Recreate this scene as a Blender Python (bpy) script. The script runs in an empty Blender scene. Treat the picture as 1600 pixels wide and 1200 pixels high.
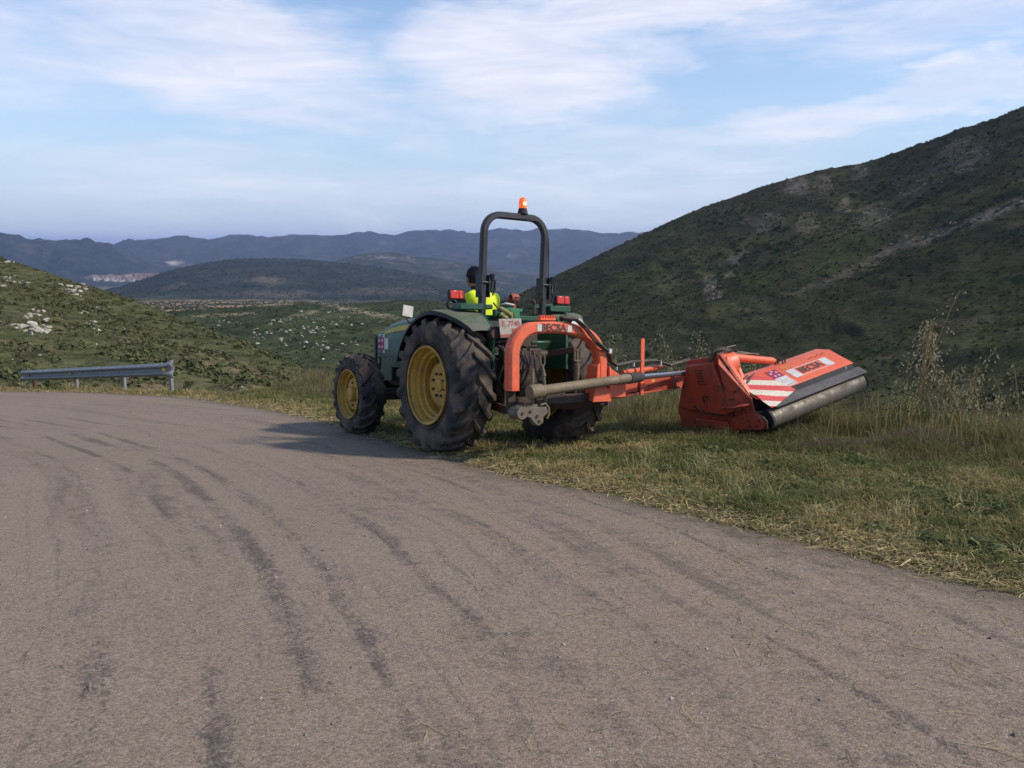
import bpy, bmesh, math, random
import numpy as np
from mathutils import Vector, Matrix, Euler
from mathutils.bvhtree import BVHTree
rng = np.random.default_rng(7)
random.seed(7)
R = math.radians
SC = bpy.context.scene
COL = SC.collection

# ------------------------------------------------------------------ camera
PITCH = math.atan(215.0 / 1340.0)
cam_d = bpy.data.cameras.new('camera'); cam = bpy.data.objects.new('camera', cam_d); COL.objects.link(cam)
cam_d.sensor_width = 36.0; cam_d.lens = 36.0 * 1340.0 / 1600.0
cam_d.clip_start = 0.05; cam_d.clip_end = 120000.0
cam.location = (0, 0, 0); cam.rotation_euler = (math.pi / 2 - PITCH, 0, 0)
SC.camera = cam

# ------------------------------------------------------------------ light
SUN_AZ, SUN_EL = R(99), R(40)           # azimuth clockwise from +Y (the view direction)
SUN_DIR = Vector((math.sin(SUN_AZ) * math.cos(SUN_EL), math.cos(SUN_AZ) * math.cos(SUN_EL), math.sin(SUN_EL)))
sd = bpy.data.lights.new('sun', 'SUN'); sd.energy = 2.55; sd.angle = R(5); sd.color = (1.0, 0.90, 0.77)
sun = bpy.data.objects.new('sun', sd); COL.objects.link(sun)
sun.rotation_euler = SUN_DIR.to_track_quat('Z', 'Y').to_euler()
SKY_STRENGTH = 0.106
SC.view_settings.view_transform = 'Standard'; SC.view_settings.look = 'None'
SC.view_settings.exposure = 0.72; SC.view_settings.gamma = 1.0; SC.view_settings.use_curve_mapping = False
SC.render.engine = 'CYCLES'
SC.cycles.use_denoising = True
SC.cycles.max_bounces = 6; SC.cycles.diffuse_bounces = 3; SC.cycles.glossy_bounces = 3
SC.cycles.transmission_bounces = 4; SC.cycles.volume_bounces = 1; SC.cycles.transparent_max_bounces = 8

world = bpy.data.worlds.new('World'); SC.world = world; world.use_nodes = True
wt = world.node_tree; wt.nodes.clear()


class G:
    """short helper for wiring node trees"""
    def __init__(s, nt): s.nt = nt
    def n(s, t, **kw):
        o = s.nt.nodes.new(t)
        for k, v in kw.items(): setattr(o, k, v)
        return o
    def put(s, sock, v):
        if isinstance(v, bpy.types.NodeSocket): s.nt.links.new(v, sock)
        elif v is not None: sock.default_value = v
    def m(s, op, a, b=None, c=None, clamp=False):
        o = s.n('ShaderNodeMath', operation=op); o.use_clamp = clamp
        s.put(o.inputs[0], a)
        if b is not None: s.put(o.inputs[1], b)
        if c is not None: s.put(o.inputs[2], c)
        return o.outputs[0]
    def xyz(s, x, y, z):
        o = s.n('ShaderNodeCombineXYZ'); s.put(o.inputs[0], x); s.put(o.inputs[1], y); s.put(o.inputs[2], z); return o.outputs[0]
    def noise(s, vec, scale, detail=3, rough=0.55, lac=2.0, dist=0.0):
        o = s.n('ShaderNodeTexNoise'); s.put(o.inputs['Vector'], vec)
        o.inputs['Scale'].default_value = scale; o.inputs['Detail'].default_value = detail
        o.inputs['Roughness'].default_value = rough; o.inputs['Lacunarity'].default_value = lac; o.inputs['Distortion'].default_value = dist
        return o.outputs['Fac']
    def ramp(s, v, a, b, lo=0.0, hi=1.0, smooth=True):
        o = s.n('ShaderNodeMapRange'); o.interpolation_type = 'SMOOTHSTEP' if smooth else 'LINEAR'
        s.put(o.inputs[0], v)
        for i, q in enumerate((a, b, lo, hi)): s.put(o.inputs[i + 1], q)
        return o.outputs[0]
    def mix(s, f, a, b, mode='MIX'):
        o = s.n('ShaderNodeMix'); o.data_type = 'RGBA'; o.blend_type = mode
        s.put(o.inputs[0], f)
        s.put(o.inputs[6], a if isinstance(a, bpy.types.NodeSocket) else (*a[:3], 1))
        s.put(o.inputs[7], b if isinstance(b, bpy.types.NodeSocket) else (*b[:3], 1))
        return o.outputs[2]
    def scale(s, vec, v):
        o = s.n('ShaderNodeVectorMath', operation='MULTIPLY'); s.put(o.inputs[0], vec); s.put(o.inputs[1], v); return o.outputs[0]
    def bump(s, h, strength, dist):
        o = s.n('ShaderNodeBump'); s.put(o.inputs['Height'], h); o.inputs['Strength'].default_value = strength
        o.inputs['Distance'].default_value = dist; return o.outputs[0]


def build_world():
    g = G(wt)
    sky = g.n('ShaderNodeTexSky', sky_type='NISHITA'); sky.sun_disc = False
    sky.sun_elevation = SUN_EL; sky.sun_rotation = SUN_AZ; sky.altitude = 600; sky.air_density = 1.0; sky.dust_density = 0.2; sky.ozone_density = 1.5
    tc = g.n('ShaderNodeTexCoord'); sep = g.n('ShaderNodeSeparateXYZ'); g.put(sep.inputs[0], tc.outputs['Generated'])
    dx, dy, dz = sep.outputs
    az = g.m('ARCTAN2', dx, dy)                       # radians, clockwise from the view direction
    hyp = g.m('SQRT', g.m('ADD', g.m('MULTIPLY', dx, dx), g.m('MULTIPLY', dy, dy)))
    el = g.m('ARCTAN2', dz, hyp)
    den = g.m('ADD', g.m('MAXIMUM', dz, 0.0), 0.10)
    pl = g.xyz(g.m('DIVIDE', dx, den), g.m('DIVIDE', dy, den), 0.0)
    # warped angular coordinates so that the cloud banks get torn edges
    w1 = g.m('SUBTRACT', g.noise(g.scale(tc.outputs['Generated'], (1, 1, 3.0)), 5.0, 6, 0.6), 0.5)
    w2 = g.m('SUBTRACT', g.noise(g.scale(tc.outputs['Generated'], (1.3, 1.1, 4.5)), 9.0, 6, 0.62), 0.5)
    azw = g.m('ADD', az, g.m('MULTIPLY', w1, 0.26)); elw = g.m('ADD', el, g.m('MULTIPLY', w2, 0.085))
    banks = [  # px, py, radius x, radius y (pixels of the 1600 wide photograph), tilt, weight
        (300, 90, 300, 95, -0.28, 0.95), (70, 100, 190, 90, 0.0, 0.6), (470, 195, 120, 45, -0.15, 0.45),
        (830, 110, 190, 95, 0.1, 1.05), (1010, 25, 230, 60, 0.18, 1.0), (880, 180, 130, 26, 0.0, 0.5),
        (1490, 172, 320, 30, 0.16, 0.85), (950, 240, 340, 40, -0.03, 0.5), (1420, 70, 300, 52, 0.0, 0.6),
        (250, 265, 260, 30, 0.0, 0.35), (700, 330, 900, 60, 0.0, 0.4), (1300, -220, 500, 120, 0.2, 0.8), (200, -250, 500, 120, -0.2, 0.8)]
    tot = None
    for px, py, rx, ry, tilt, wgt in banks:
        a0 = math.atan((px - 800) / 1340.0); e0 = math.atan((385 - py) / 1360.0)
        da = g.m('SUBTRACT', azw, a0); de = g.m('SUBTRACT', elw, e0)
        c, s_ = math.cos(tilt), math.sin(tilt)
        u = g.m('DIVIDE', g.m('ADD', g.m('MULTIPLY', da, c), g.m('MULTIPLY', de, s_)), rx / 1400.0)
        v = g.m('DIVIDE', g.m('SUBTRACT', g.m('MULTIPLY', de, c), g.m('MULTIPLY', da, s_)), ry / 1400.0)
        r2 = g.m('ADD', g.m('MULTIPLY', u, u), g.m('MULTIPLY', v, v))
        k = g.m('MULTIPLY', g.ramp(r2, 2.4, 0.0), wgt)
        tot = k if tot is None else g.m('MAXIMUM', tot, k)
    # streaky cirrus texture inside and between the banks
    co = g.xyz(g.m('ADD', g.m('MULTIPLY', az, 2.2), g.m('MULTIPLY', el, 2.5)), g.m('MULTIPLY', el, 13.0), 3.1)
    co2 = g.xyz(g.m('SUBTRACT', g.m('MULTIPLY', az, 5.0), g.m('MULTIPLY', el, 9.0)), g.m('MULTIPLY', el, 30.0), 8.7)
    st = g.noise(co, 1.6, 7, 0.56, dist=0.9); fine = g.noise(co2, 1.3, 6, 0.6, dist=1.2)
    tex = g.m('ADD', g.m('MULTIPLY', g.m('SUBTRACT', st, 0.5), 1.25), g.m('MULTIPLY', g.m('SUBTRACT', fine, 0.5), 0.32))
    dens = g.ramp(g.m('ADD', g.m('ADD', g.m('MULTIPLY', tot, 0.74), tex), 0.02), -0.02, 1.0, 0.0, 0.93)
    veil = g.ramp(el, 0.26, -0.02, 0.15, 0.90)
    cc = g.mix(g.ramp(fine, 0.3, 0.7), (4.75, 4.85, 5.65), (5.5, 5.55, 6.2))
    base = g.mix(veil, g.mix(1.0, sky.outputs[0], (0.98, 0.99, 1.04), 'MULTIPLY'), (2.75, 3.55, 4.65))
    colr = g.mix(dens, base, cc)
    bg = g.n('ShaderNodeBackground'); g.put(bg.inputs[0], colr); bg.inputs[1].default_value = SKY_STRENGTH
    out = g.n('ShaderNodeOutputWorld'); wt.links.new(bg.outputs[0], out.inputs[0])
build_world()

# ------------------------------------------------------------------ numeric helpers
_perm = np.random.RandomState(3).permutation(512).astype(np.int64)
_perm = np.concatenate([_perm % 256, _perm % 256, _perm % 256])
_ang = np.random.RandomState(5).rand(256) * 2 * np.pi
_gx, _gy = np.cos(_ang), np.sin(_ang)
def perlin(x, y):
    xi = np.floor(x).astype(np.int64); yi = np.floor(y).astype(np.int64); xf = x - xi; yf = y - yi
    u = xf * xf * xf * (xf * (xf * 6 - 15) + 10); v = yf * yf * yf * (yf * (yf * 6 - 15) + 10)
    def gr(ix, iy, fx, fy):
        h = _perm[(_perm[ix & 255] + iy) & 255] & 255
        return _gx[h] * fx + _gy[h] * fy
    a = gr(xi, yi, xf, yf); b = gr(xi + 1, yi, xf - 1, yf); c = gr(xi, yi + 1, xf, yf - 1); d = gr(xi + 1, yi + 1, xf - 1, yf - 1)
    return (a + u * (b - a) + v * (c - a + u * (a - b - c + d))) * 1.4
def fbm(x, y, oct=5, rough=0.5, ridged=False):
    s = 0; a = 1.0; t = 0
    for k in range(oct):
        n = perlin(x * 2 ** k + 17.3 * k, y * 2 ** k - 9.1 * k)
        if ridged: n = 1 - 2 * np.abs(n)
        s = s + a * n; t += a; a *= rough
    return s / t
def sstep(a, b, x):
    t = np.clip((x - a) / (b - a), 0, 1); return t * t * (3 - 2 * t)
CT, ST = math.cos(PITCH), math.sin(PITCH)
def ray(px, py):
    d0 = (np.asarray(px, float) - 800) / 1340.0; d2 = -(np.asarray(py, float) - 600) / 1340.0
    return np.stack([d0, CT + d2 * ST, -ST + d2 * CT], -1)
def at(px, py, dist):
    d = ray(px, py); return d * (np.asarray(dist, float) / np.hypot(d[..., 0], d[..., 1]))[..., None]
def proj(P):
    P = np.asarray(P, float); yc = P[..., 1] * CT - P[..., 2] * ST; zc = P[..., 1] * ST + P[..., 2] * CT
    return 800 + 1340 * P[..., 0] / yc, 600 - 1340 * zc / yc

def mesh_np(name, V, F, mat=None, col=None, smooth=False, quads=True, uv=None, kind=None, link=True, face_mats=None):
    """fast mesh from numpy arrays; F is (n,3) or (n,4)"""
    me = bpy.data.meshes.new(name); V = np.asarray(V, np.float32); F = np.asarray(F, np.int32); k = F.shape[1]
    me.vertices.add(len(V)); me.vertices.foreach_set('co', V.ravel())
    me.loops.add(F.size); me.loops.foreach_set('vertex_index', F.ravel())
    me.polygons.add(len(F)); me.polygons.foreach_set('loop_start', np.arange(0, F.size, k, dtype=np.int32))
    try: me.polygons.foreach_set('loop_total', np.full(len(F), k, np.int32))
    except Exception: pass
    me.polygons.foreach_set('use_smooth', np.full(len(F), smooth, bool))
    if face_mats is not None: me.polygons.foreach_set('material_index', np.asarray(face_mats, np.int32))
    me.update(calc_edges=True)
    if col is not None:
        a = me.color_attributes.new('Col', 'FLOAT_COLOR', 'POINT')
        c = np.ones((len(V), 4), np.float32); c[:, :3] = col; a.data.foreach_set('color', c.ravel())
    if uv is not None:
        l = me.uv_layers.new(name='UVMap'); l.data.foreach_set('uv', np.asarray(uv, np.float32)[F.ravel()].ravel())
    for m in (mat if isinstance(mat, (list, tuple)) else [mat]):
        if m: me.materials.append(m)
    o = bpy.data.objects.new(name, me)
    if link: COL.objects.link(o)
    if kind: o['kind'] = kind
    return o
def tag(o, label=None, cat=None, group=None, kind=None):
    if label: o['label'] = label
    if cat: o['category'] = cat
    if group: o['group'] = group
    if kind: o['kind'] = kind
    return o

# ------------------------------------------------------------------ materials
def mat_attr(name, rough=0.9, nscale=0.0, namp=0.25, bump=0.0, bdist=0.1, spec=0.2, extra=None, trans=False):
    """colour from the 'Col' attribute varied by fine noise in object space"""
    m = bpy.data.materials.new(name); m.use_nodes = True; nt = m.node_tree; g = G(nt); b = nt.nodes['Principled BSDF']
    a = g.n('ShaderNodeVertexColor', layer_name='Col'); c = a.outputs['Color']
    if nscale:
        tc = g.n('ShaderNodeTexCoord')
        n1 = g.noise(tc.outputs['Object'], nscale, 6, 0.65); k = g.ramp(n1, 0.25, 0.75, 1 - namp, 1 + namp, False)
        kk = g.xyz(k, k, k); c = g.mix(1.0, c, kk, 'MULTIPLY')
        if bump: g.put(b.inputs['Normal'], g.bump(n1, bump, bdist))
    g.put(b.inputs['Base Color'], c); b.inputs['Roughness'].default_value = rough; b.inputs['Specular IOR Level'].default_value = spec
    if trans:
        t = g.n('ShaderNodeBsdfTranslucent'); g.put(t.inputs[0], c); mx = g.n('ShaderNodeMixShader'); mx.inputs[0].default_value = 0.3
        nt.links.new(b.outputs[0], mx.inputs[1]); nt.links.new(t.outputs[0], mx.inputs[2]); nt.links.new(mx.outputs[0], nt.nodes['Material Output'].inputs[0])
    return m
def mat_worn(name, base, dirt=(0.16, 0.13, 0.10), amt=0.4, rough=0.5, metal=0.0, scale=6.0, chips=None, chip_amt=0.0, spec=0.4, bump=0.15, streak=False, rough2=0.9):
    """paint or metal with dust, fading and chips"""
    m = bpy.data.materials.new(name); m.use_nodes = True; nt = m.node_tree; g = G(nt); b = nt.nodes['Principled BSDF']
    tc = g.n('ShaderNodeTexCoord'); o = tc.outputs['Object']
    n1 = g.noise(o, scale, 6, 0.65, dist=0.4); n2 = g.noise(o, scale * 6, 5, 0.6); n3 = g.noise(g.scale(o, (1, 1, 0.25)) if streak else o, scale * 2.3, 5, 0.7)
    f = g.m('MULTIPLY', g.ramp(g.m('ADD', g.m('MULTIPLY', n1, 0.6), g.m('MULTIPLY', n3, 0.4)), 0.38, 0.66), amt)
    c = g.mix(g.ramp(n2, 0.3, 0.7), tuple(v * 0.86 for v in base), tuple(min(1, v * 1.1) for v in base))
    c = g.mix(f, c, dirt)
    rg = g.ramp(f, 0, 1, rough, rough2, False)
    if chips:
        ch = g.ramp(g.noise(o, scale * 1.7, 8, 0.75, dist=0.8), 0.66 - 0.12 * chip_amt, 0.69 - 0.12 * chip_amt)
        c = g.mix(ch, c, chips)
    g.put(b.inputs['Base Color'], c); g.put(b.inputs['Roughness'], rg); b.inputs['Metallic'].default_value = metal
    b.inputs['Specular IOR Level'].default_value = spec
    if bump: g.put(b.inputs['Normal'], g.bump(g.m('ADD', n2, g.m('MULTIPLY', n1, 0.5)), bump, 0.004))
    return m
def mat_plain(name, base, rough=0.6, metal=0.0, emit=None, es=0.0, spec=0.4, alpha=None, trans=0.0):
    m = bpy.data.materials.new(name); m.use_nodes = True; nt = m.node_tree; g = G(nt); b = nt.nodes['Principled BSDF']
    tc = g.n('ShaderNodeTexCoord'); n1 = g.noise(tc.outputs['Object'], 25, 4, 0.6)
    g.put(b.inputs['Base Color'], g.mix(g.ramp(n1, 0.3, 0.7), tuple(v * 0.85 for v in base), tuple(min(1, v * 1.08) for v in base)))
    b.inputs['Roughness'].default_value = rough; b.inputs['Metallic'].default_value = metal; b.inputs['Specular IOR Level'].default_value = spec
    b.inputs['Transmission Weight'].default_value = trans
    if emit: b.inputs['Emission Color'].default_value = (*emit, 1); b.inputs['Emission Strength'].default_value = es
    return m

M = {}
M['green'] = mat_worn('green paint', (0.014, 0.075, 0.034), (0.06, 0.065, 0.05), 0.35, 0.35, spec=0.5)
M['green_dusty'] = mat_worn('dusty faded green fender paint', (0.065, 0.105, 0.052), (0.15, 0.13, 0.115), 0.95, 0.55, scale=4)
M['green_bright'] = mat_worn('bright green paint', (0.03, 0.19, 0.075), (0.10, 0.10, 0.07), 0.35, 0.4)
M['yellow'] = mat_worn('yellow wheel paint', (0.52, 0.30, 0.045), (0.20, 0.13, 0.06), 0.5, 0.5, scale=5)
M['yellow_line'] = mat_worn('yellow stripe paint', (0.62, 0.50, 0.09), (0.3, 0.25, 0.1), 0.3, 0.5)
M['tyre'] = mat_worn('dusty tyre rubber', (0.020, 0.020, 0.022), (0.18, 0.132, 0.098), 0.80, 0.75, scale=2.6, spec=0.25, bump=0.3)
M['rubber'] = mat_worn('black rubber', (0.022, 0.022, 0.024), (0.09, 0.08, 0.07), 0.4, 0.7, spec=0.3)
M['black'] = mat_worn('black metal paint', (0.020, 0.021, 0.026), (0.07, 0.06, 0.06), 0.35, 0.48, spec=0.45)
M['iron'] = mat_worn('greasy dark iron', (0.045, 0.036, 0.030), (0.14, 0.085, 0.055), 0.6, 0.6, metal=0.2, scale=9)
M['rust'] = mat_worn('rusty iron', (0.11, 0.05, 0.035), (0.05, 0.035, 0.03), 0.6, 0.8, scale=9)
M['steel'] = mat_worn('dull worn steel', (0.20, 0.165, 0.125), (0.10, 0.072, 0.05), 0.65, 0.5, metal=0.45, scale=10)
M['beige'] = mat_worn('dusty beige cylinder', (0.20, 0.155, 0.095), (0.12, 0.075, 0.045), 0.5, 0.6, scale=7)
M['chrome'] = mat_plain('hydraulic rod', (0.33, 0.34, 0.37), 0.25, 0.8)
M['orange'] = mat_worn('orange paint', (0.80, 0.135, 0.050), (0.32, 0.12, 0.07), 0.32, 0.42, scale=5, chips=(0.06, 0.035, 0.03), chip_amt=0.15, spec=0.5)
M['orange_worn'] = mat_worn('chipped orange paint', (0.52, 0.075, 0.035), (0.16, 0.075, 0.05), 0.6, 0.5, scale=3.2, chips=(0.04, 0.03, 0.03), chip_amt=0.75, spec=0.4)
M['roller'] = mat_worn('scuffed steel roller', (0.17, 0.148, 0.118), (0.085, 0.068, 0.05), 0.7, 0.5, metal=0.35, scale=7, streak=True)
M['flap'] = mat_worn('grey rubber flap', (0.085, 0.078, 0.078), (0.17, 0.15, 0.135), 0.6, 0.7, scale=6)
M['white'] = mat_worn('dirty white plate', (0.62, 0.60, 0.58), (0.35, 0.30, 0.25), 0.5, 0.6, scale=9)
M['plate'] = mat_worn('dirty number plate', (0.42, 0.38, 0.33), (0.22, 0.17, 0.13), 0.8, 0.7, scale=12)
M['cream'] = mat_worn('cream reflective sheet', (0.70, 0.64, 0.50), (0.45, 0.38, 0.28), 0.4, 0.5, scale=8)
M['redstripe'] = mat_worn('red reflective stripe', (0.66, 0.07, 0.065), (0.4, 0.12, 0.09), 0.4, 0.5, scale=8)
M['ink'] = mat_plain('dark print', (0.10, 0.055, 0.05), 0.7)
M['inkred'] = mat_plain('brown red print', (0.35, 0.09, 0.07), 0.7)
M['magenta'] = mat_plain('magenta print', (0.33, 0.03, 0.09), 0.6)
M['goldprint'] = mat_plain('gold print', (0.62, 0.33, 0.09), 0.6)
M['redlens'] = mat_plain('red lamp lens', (0.62, 0.035, 0.02), 0.25, spec=0.6)
M['orangelens'] = mat_plain('amber lamp lens', (0.70, 0.085, 0.025), 0.25, spec=0.6)
M['beacon'] = mat_plain('amber beacon dome', (0.85, 0.13, 0.02), 0.2, emit=(1.0, 0.14, 0.02), es=0.35, spec=0.6)
M['beaconcore'] = mat_plain('lit beacon bulb', (1, 0.6, 0.2), 0.2, emit=(1.0, 0.5, 0.15), es=4.0)
M['ragcloth'] = mat_plain('faded yellow rag', (0.30, 0.26, 0.10), 0.9)
M['skin'] = mat_plain('skin', (0.36, 0.20, 0.14), 0.6)
M['hair'] = mat_plain('dark cap and hair', (0.014, 0.013, 0.014), 0.9)
M['cloth'] = mat_plain('dark work clothes', (0.028, 0.027, 0.032), 0.95)
M['vest'] = mat_plain('fluorescent yellow vest', (0.74, 0.88, 0.03), 0.75)
M['silver'] = mat_plain('reflective tape', (0.6, 0.6, 0.58), 0.35)
M['galv'] = mat_worn('galvanised steel', (0.30, 0.305, 0.31), (0.16, 0.15, 0.14), 0.45, 0.5, metal=0.3, scale=5)
M['amber_refl'] = mat_plain('yellow reflector', (0.75, 0.5, 0.06), 0.4)
M['hose'] = mat_worn('dusty hydraulic hose', (0.035, 0.032, 0.03), (0.17, 0.13, 0.09), 0.7, 0.7, scale=9)
M['rockm'] = mat_attr('pale limestone', 0.95, 3.0, 0.35, 0.6, 0.08)
M['scrub'] = mat_attr('scrub leaves', 0.95, 0, spec=0.0)
M['grass'] = mat_attr('grass blades', 0.75, 0, spec=0.2, trans=True)
M['hill'] = mat_attr('scrubby hillside', 0.95, 0.9, 0.55, 0.9, 0.5, spec=0.0)
M['hillfar'] = mat_attr('distant hillside', 1.0, 0.012, 0.65, 1.0, 45.0, spec=0.0)
M['hillmid'] = mat_attr('middle hillside', 1.0, 0.12, 0.55, 0.8, 2.0, spec=0.0)

# ------------------------------------------------------------------ near ground
EDGE_PX = [(-420, 606), (-200, 609), (0, 612), (150, 614), (300, 622), (400, 637), (480, 652), (560, 674), (640, 697), (700, 712), (812, 749),
           (925, 763), (1019, 789), (1131, 815), (1225, 838), (1350, 869), (1444, 897), (1600, 931)]
def plane_z(x, y):
    y = np.asarray(y, float)
    z = np.where(y >= 7, -1.24 - 0.107 * y, 0.0)
    yl = np.clip(y, -30, 7)
    z2 = -1.989 + (7 - yl) * 0.107 - 0.06 * (7 - yl) ** 2 / 14.0
    return np.where(y >= 7, z, np.where(y > 0, z2, -1.45 - 0.047 * y)) - 0.003 * x
def unproj(px, py):
    d = ray(px, py); y = 1.24 / (-d[..., 2] / d[..., 1] - 0.107)
    for _ in range(12):
        z = plane_z(d[..., 0] / d[..., 1] * y, y); y = y * 0.5 + 0.5 * (z / (d[..., 2] / d[..., 1]))
    return d * (y / d[..., 1])[..., None]
ep = np.array(EDGE_PX, float)
EDGE = unproj(ep[:, 0], ep[:, 1])[:, :2]
EDGE = np.concatenate([[[-60, EDGE[0, 1] + 16]], [[-40, EDGE[0, 1] + 6]], EDGE, [[EDGE[-1, 0] + 2.2, EDGE[-1, 1] - 2.2]], [[EDGE[-1, 0] + 6, EDGE[-1, 1] - 7]], [[EDGE[-1, 0] + 16, EDGE[-1, 1] - 22]]])
# smooth and densify the edge line
def dens(P, n=400, it=6):
    s = np.concatenate([[0], np.cumsum(np.hypot(*np.diff(P, axis=0).T))]); t = np.linspace(0, s[-1], n)
    Q = np.stack([np.interp(t, s, P[:, 0]), np.interp(t, s, P[:, 1])], 1)
    for _ in range(it): Q[1:-1] = (Q[:-2] + 2 * Q[1:-1] + Q[2:]) / 4
    return Q
EDGE = dens(EDGE, 500, 8)
_es = np.concatenate([[0], np.cumsum(np.hypot(*np.diff(EDGE, axis=0).T))])
_tan = np.gradient(EDGE, axis=0); _tan /= np.hypot(*_tan.T)[:, None]
def edge_st(x, y):
    """signed distance to the road edge (positive on the verge) and length along it"""
    x = np.ravel(x); y = np.ravel(y); D = np.empty(len(x)); T = np.empty(len(x))
    for i in range(0, len(x), 20000):
        X = x[i:i + 20000, None] - EDGE[None, :, 0]; Y = y[i:i + 20000, None] - EDGE[None, :, 1]
        q = X * X + Y * Y; k = q.argmin(1); r = np.arange(len(k))
        tx, ty = _tan[k, 0], _tan[k, 1]; dx, dy = X[r, k], Y[r, k]
        D[i:i + 20000] = -ty * dx + tx * dy            # left of the direction of travel along the line
        T[i:i + 20000] = _es[k] + tx * dx + ty * dy
    return D, T
# the line runs from far left to near right, the verge lies on its left side
RIM = dens(np.array([(-70, 46), (-30, 31), (-16, 30.5), (-8.0, 25.0), (-4.4, 21.6), (-1.2, 18.2), (2.0, 14.9), (4.4, 12.0), (6.4, 9.7), (9.5, 5.5), (14, -2), (26, -22)], float), 300, 8)
_rt = np.gradient(RIM, axis=0); _rt /= np.hypot(*_rt.T)[:, None]
def rim_d(x, y):
    x = np.ravel(x); y = np.ravel(y); D = np.empty(len(x))
    for i in range(0, len(x), 20000):
        X = x[i:i + 20000, None] - RIM[None, :, 0]; Y = y[i:i + 20000, None] - RIM[None, :, 1]
        k = (X * X + Y * Y).argmin(1); r = np.arange(len(k)); D[i:i + 20000] = -_rt[k, 1] * X[r, k] + _rt[k, 0] * Y[r, k]
    return D
def ground_z(x, y, fine=True):
    shp = np.shape(x); x = np.ravel(np.asarray(x, float)); y = np.ravel(np.asarray(y, float))
    z = plane_z(x, y); d, _ = edge_st(x, y); r = rim_d(x, y)
    off = sstep(0.0, 1.2, d)
    z = z - sstep(5, 8, -x) * sstep(.2, 1.5, d) * (.33 + .10 * np.clip(y - 19.8, 0, 12))
    z = z + off * (0.05 * fbm(x * 0.7, y * 0.7, 3) + (0.022 * fbm(x * 4, y * 4, 3) if fine else 0)) + 0.02 * sstep(0, 0.3, d) 
    z = z + (1 - off) * 0.012 * fbm(x * 0.35, y * 0.35, 2)
    q = np.maximum(0, r); z = z - (q * 0.62 - 0.9 * (1 - np.exp(-q / 1.2)) * 0.6)
    z = np.where(q > 0, z + 0.25 * sstep(1, 6, q) * fbm(x * 0.25, y * 0.25, 4), z)
    return z.reshape(shp)

def grid_axis(segs):
    out = []
    for a, b, n in segs: out.append(np.linspace(a, b, n, endpoint=False))
    return np.concatenate(out + [[segs[-1][1]]])
gx = grid_axis([(-70, -20, 50), (-20, 12, 260), (12, 60, 60)])
gy = grid_axis([(-25, 2, 30), (2, 26, 230), (26, 75, 70)])
X, Y = np.meshgrid(gx, gy); Z = ground_z(X, Y)
nx, ny = len(gx), len(gy)
def gridF(nx, ny):
    i = np.arange(nx * ny).reshape(ny, nx)
    return np.stack([i[:-1, :-1], i[:-1, 1:], i[1:, 1:], i[1:, :-1]], -1).reshape(-1, 4)
dE, tE = edge_st(X, Y)
Vg = np.stack([X.ravel(), Y.ravel(), Z.ravel()], 1)
n1 = fbm(X.ravel() * 0.6, Y.ravel() * 0.6, 5); n2 = fbm(X.ravel() * 3, Y.ravel() * 3, 4)
soil = np.array([0.125, 0.098, 0.066]); grs = np.array([0.062, 0.068, 0.030]); dry = np.array([0.16, 0.125, 0.07])
k1 = sstep(-0.25, 0.3, n1 + 0.4 * n2)[:, None]
cg = soil * (1 - k1) + grs * k1
k2 = (sstep(1.6, 0.0, dE) * sstep(-0.35, 0.35, n2))[:, None]; cg = cg * (1 - k2 * 0.7) + dry * k2 * 0.7
kL = (sstep(-4, -8, X.ravel()))[:, None] * 0.75; cg = cg * (1 - kL) + dry * 0.95 * kL
cg *= (1 + 0.35 * n2)[:, None]
M['ground'] = mat_attr('verge soil', 0.97, 14.0, 0.45, 0.8, 0.03)
M['ground_obj'] = None
def drop_z(F, V):  # the ground below the road sheet lies lower so nothing is coplanar
    return V
Vg[:, 2] -= 0.03 * sstep(0.0, -0.25, dE)
mesh_np('ground', Vg, gridF(nx, ny), M['ground'], cg, smooth=True, kind='structure')

# road sheet: laid out along the edge line, so its coordinates are (across, along)
RC, RR = np.array([-22.24, -2.80]), 25.06        # the bend is close to a circle
_eth = np.arctan2(EDGE[:, 1] - RC[1], EDGE[:, 0] - RC[0]); _er = np.hypot(*(EDGE - RC).T); _o = np.argsort(_eth)
ths = np.linspace(R(-38), R(118), 900); rE = np.interp(ths, _eth[_o], _er[_o])
tt = ths * RR
rE = rE + 0.13 * fbm(tt * 0.9, tt * 0 + 3.0, 4) + 0.09 * fbm(tt * 4.0, tt * 0 + 8.0, 3)
ss = np.concatenate([np.linspace(0.12, -0.6, 10), np.linspace(-0.7, -16, 110)])
S, Tt = np.meshgrid(ss, tt)
RAD = np.maximum(rE[:, None] + S, 4.0)
RX = RC[0] + RAD * np.cos(ths)[:, None]; RY = RC[1] + RAD * np.sin(ths)[:, None]
RZ = plane_z(RX, RY) + 0.012 * fbm(RX * 0.35, RY * 0.35, 2) + 0.012 - 0.07 * sstep(0.02, 0.14, S) - 0.02 * sstep(-0.1, 0.1, S)
Vr = np.stack([RX.ravel(), RY.ravel(), RZ.ravel()], 1)
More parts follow.
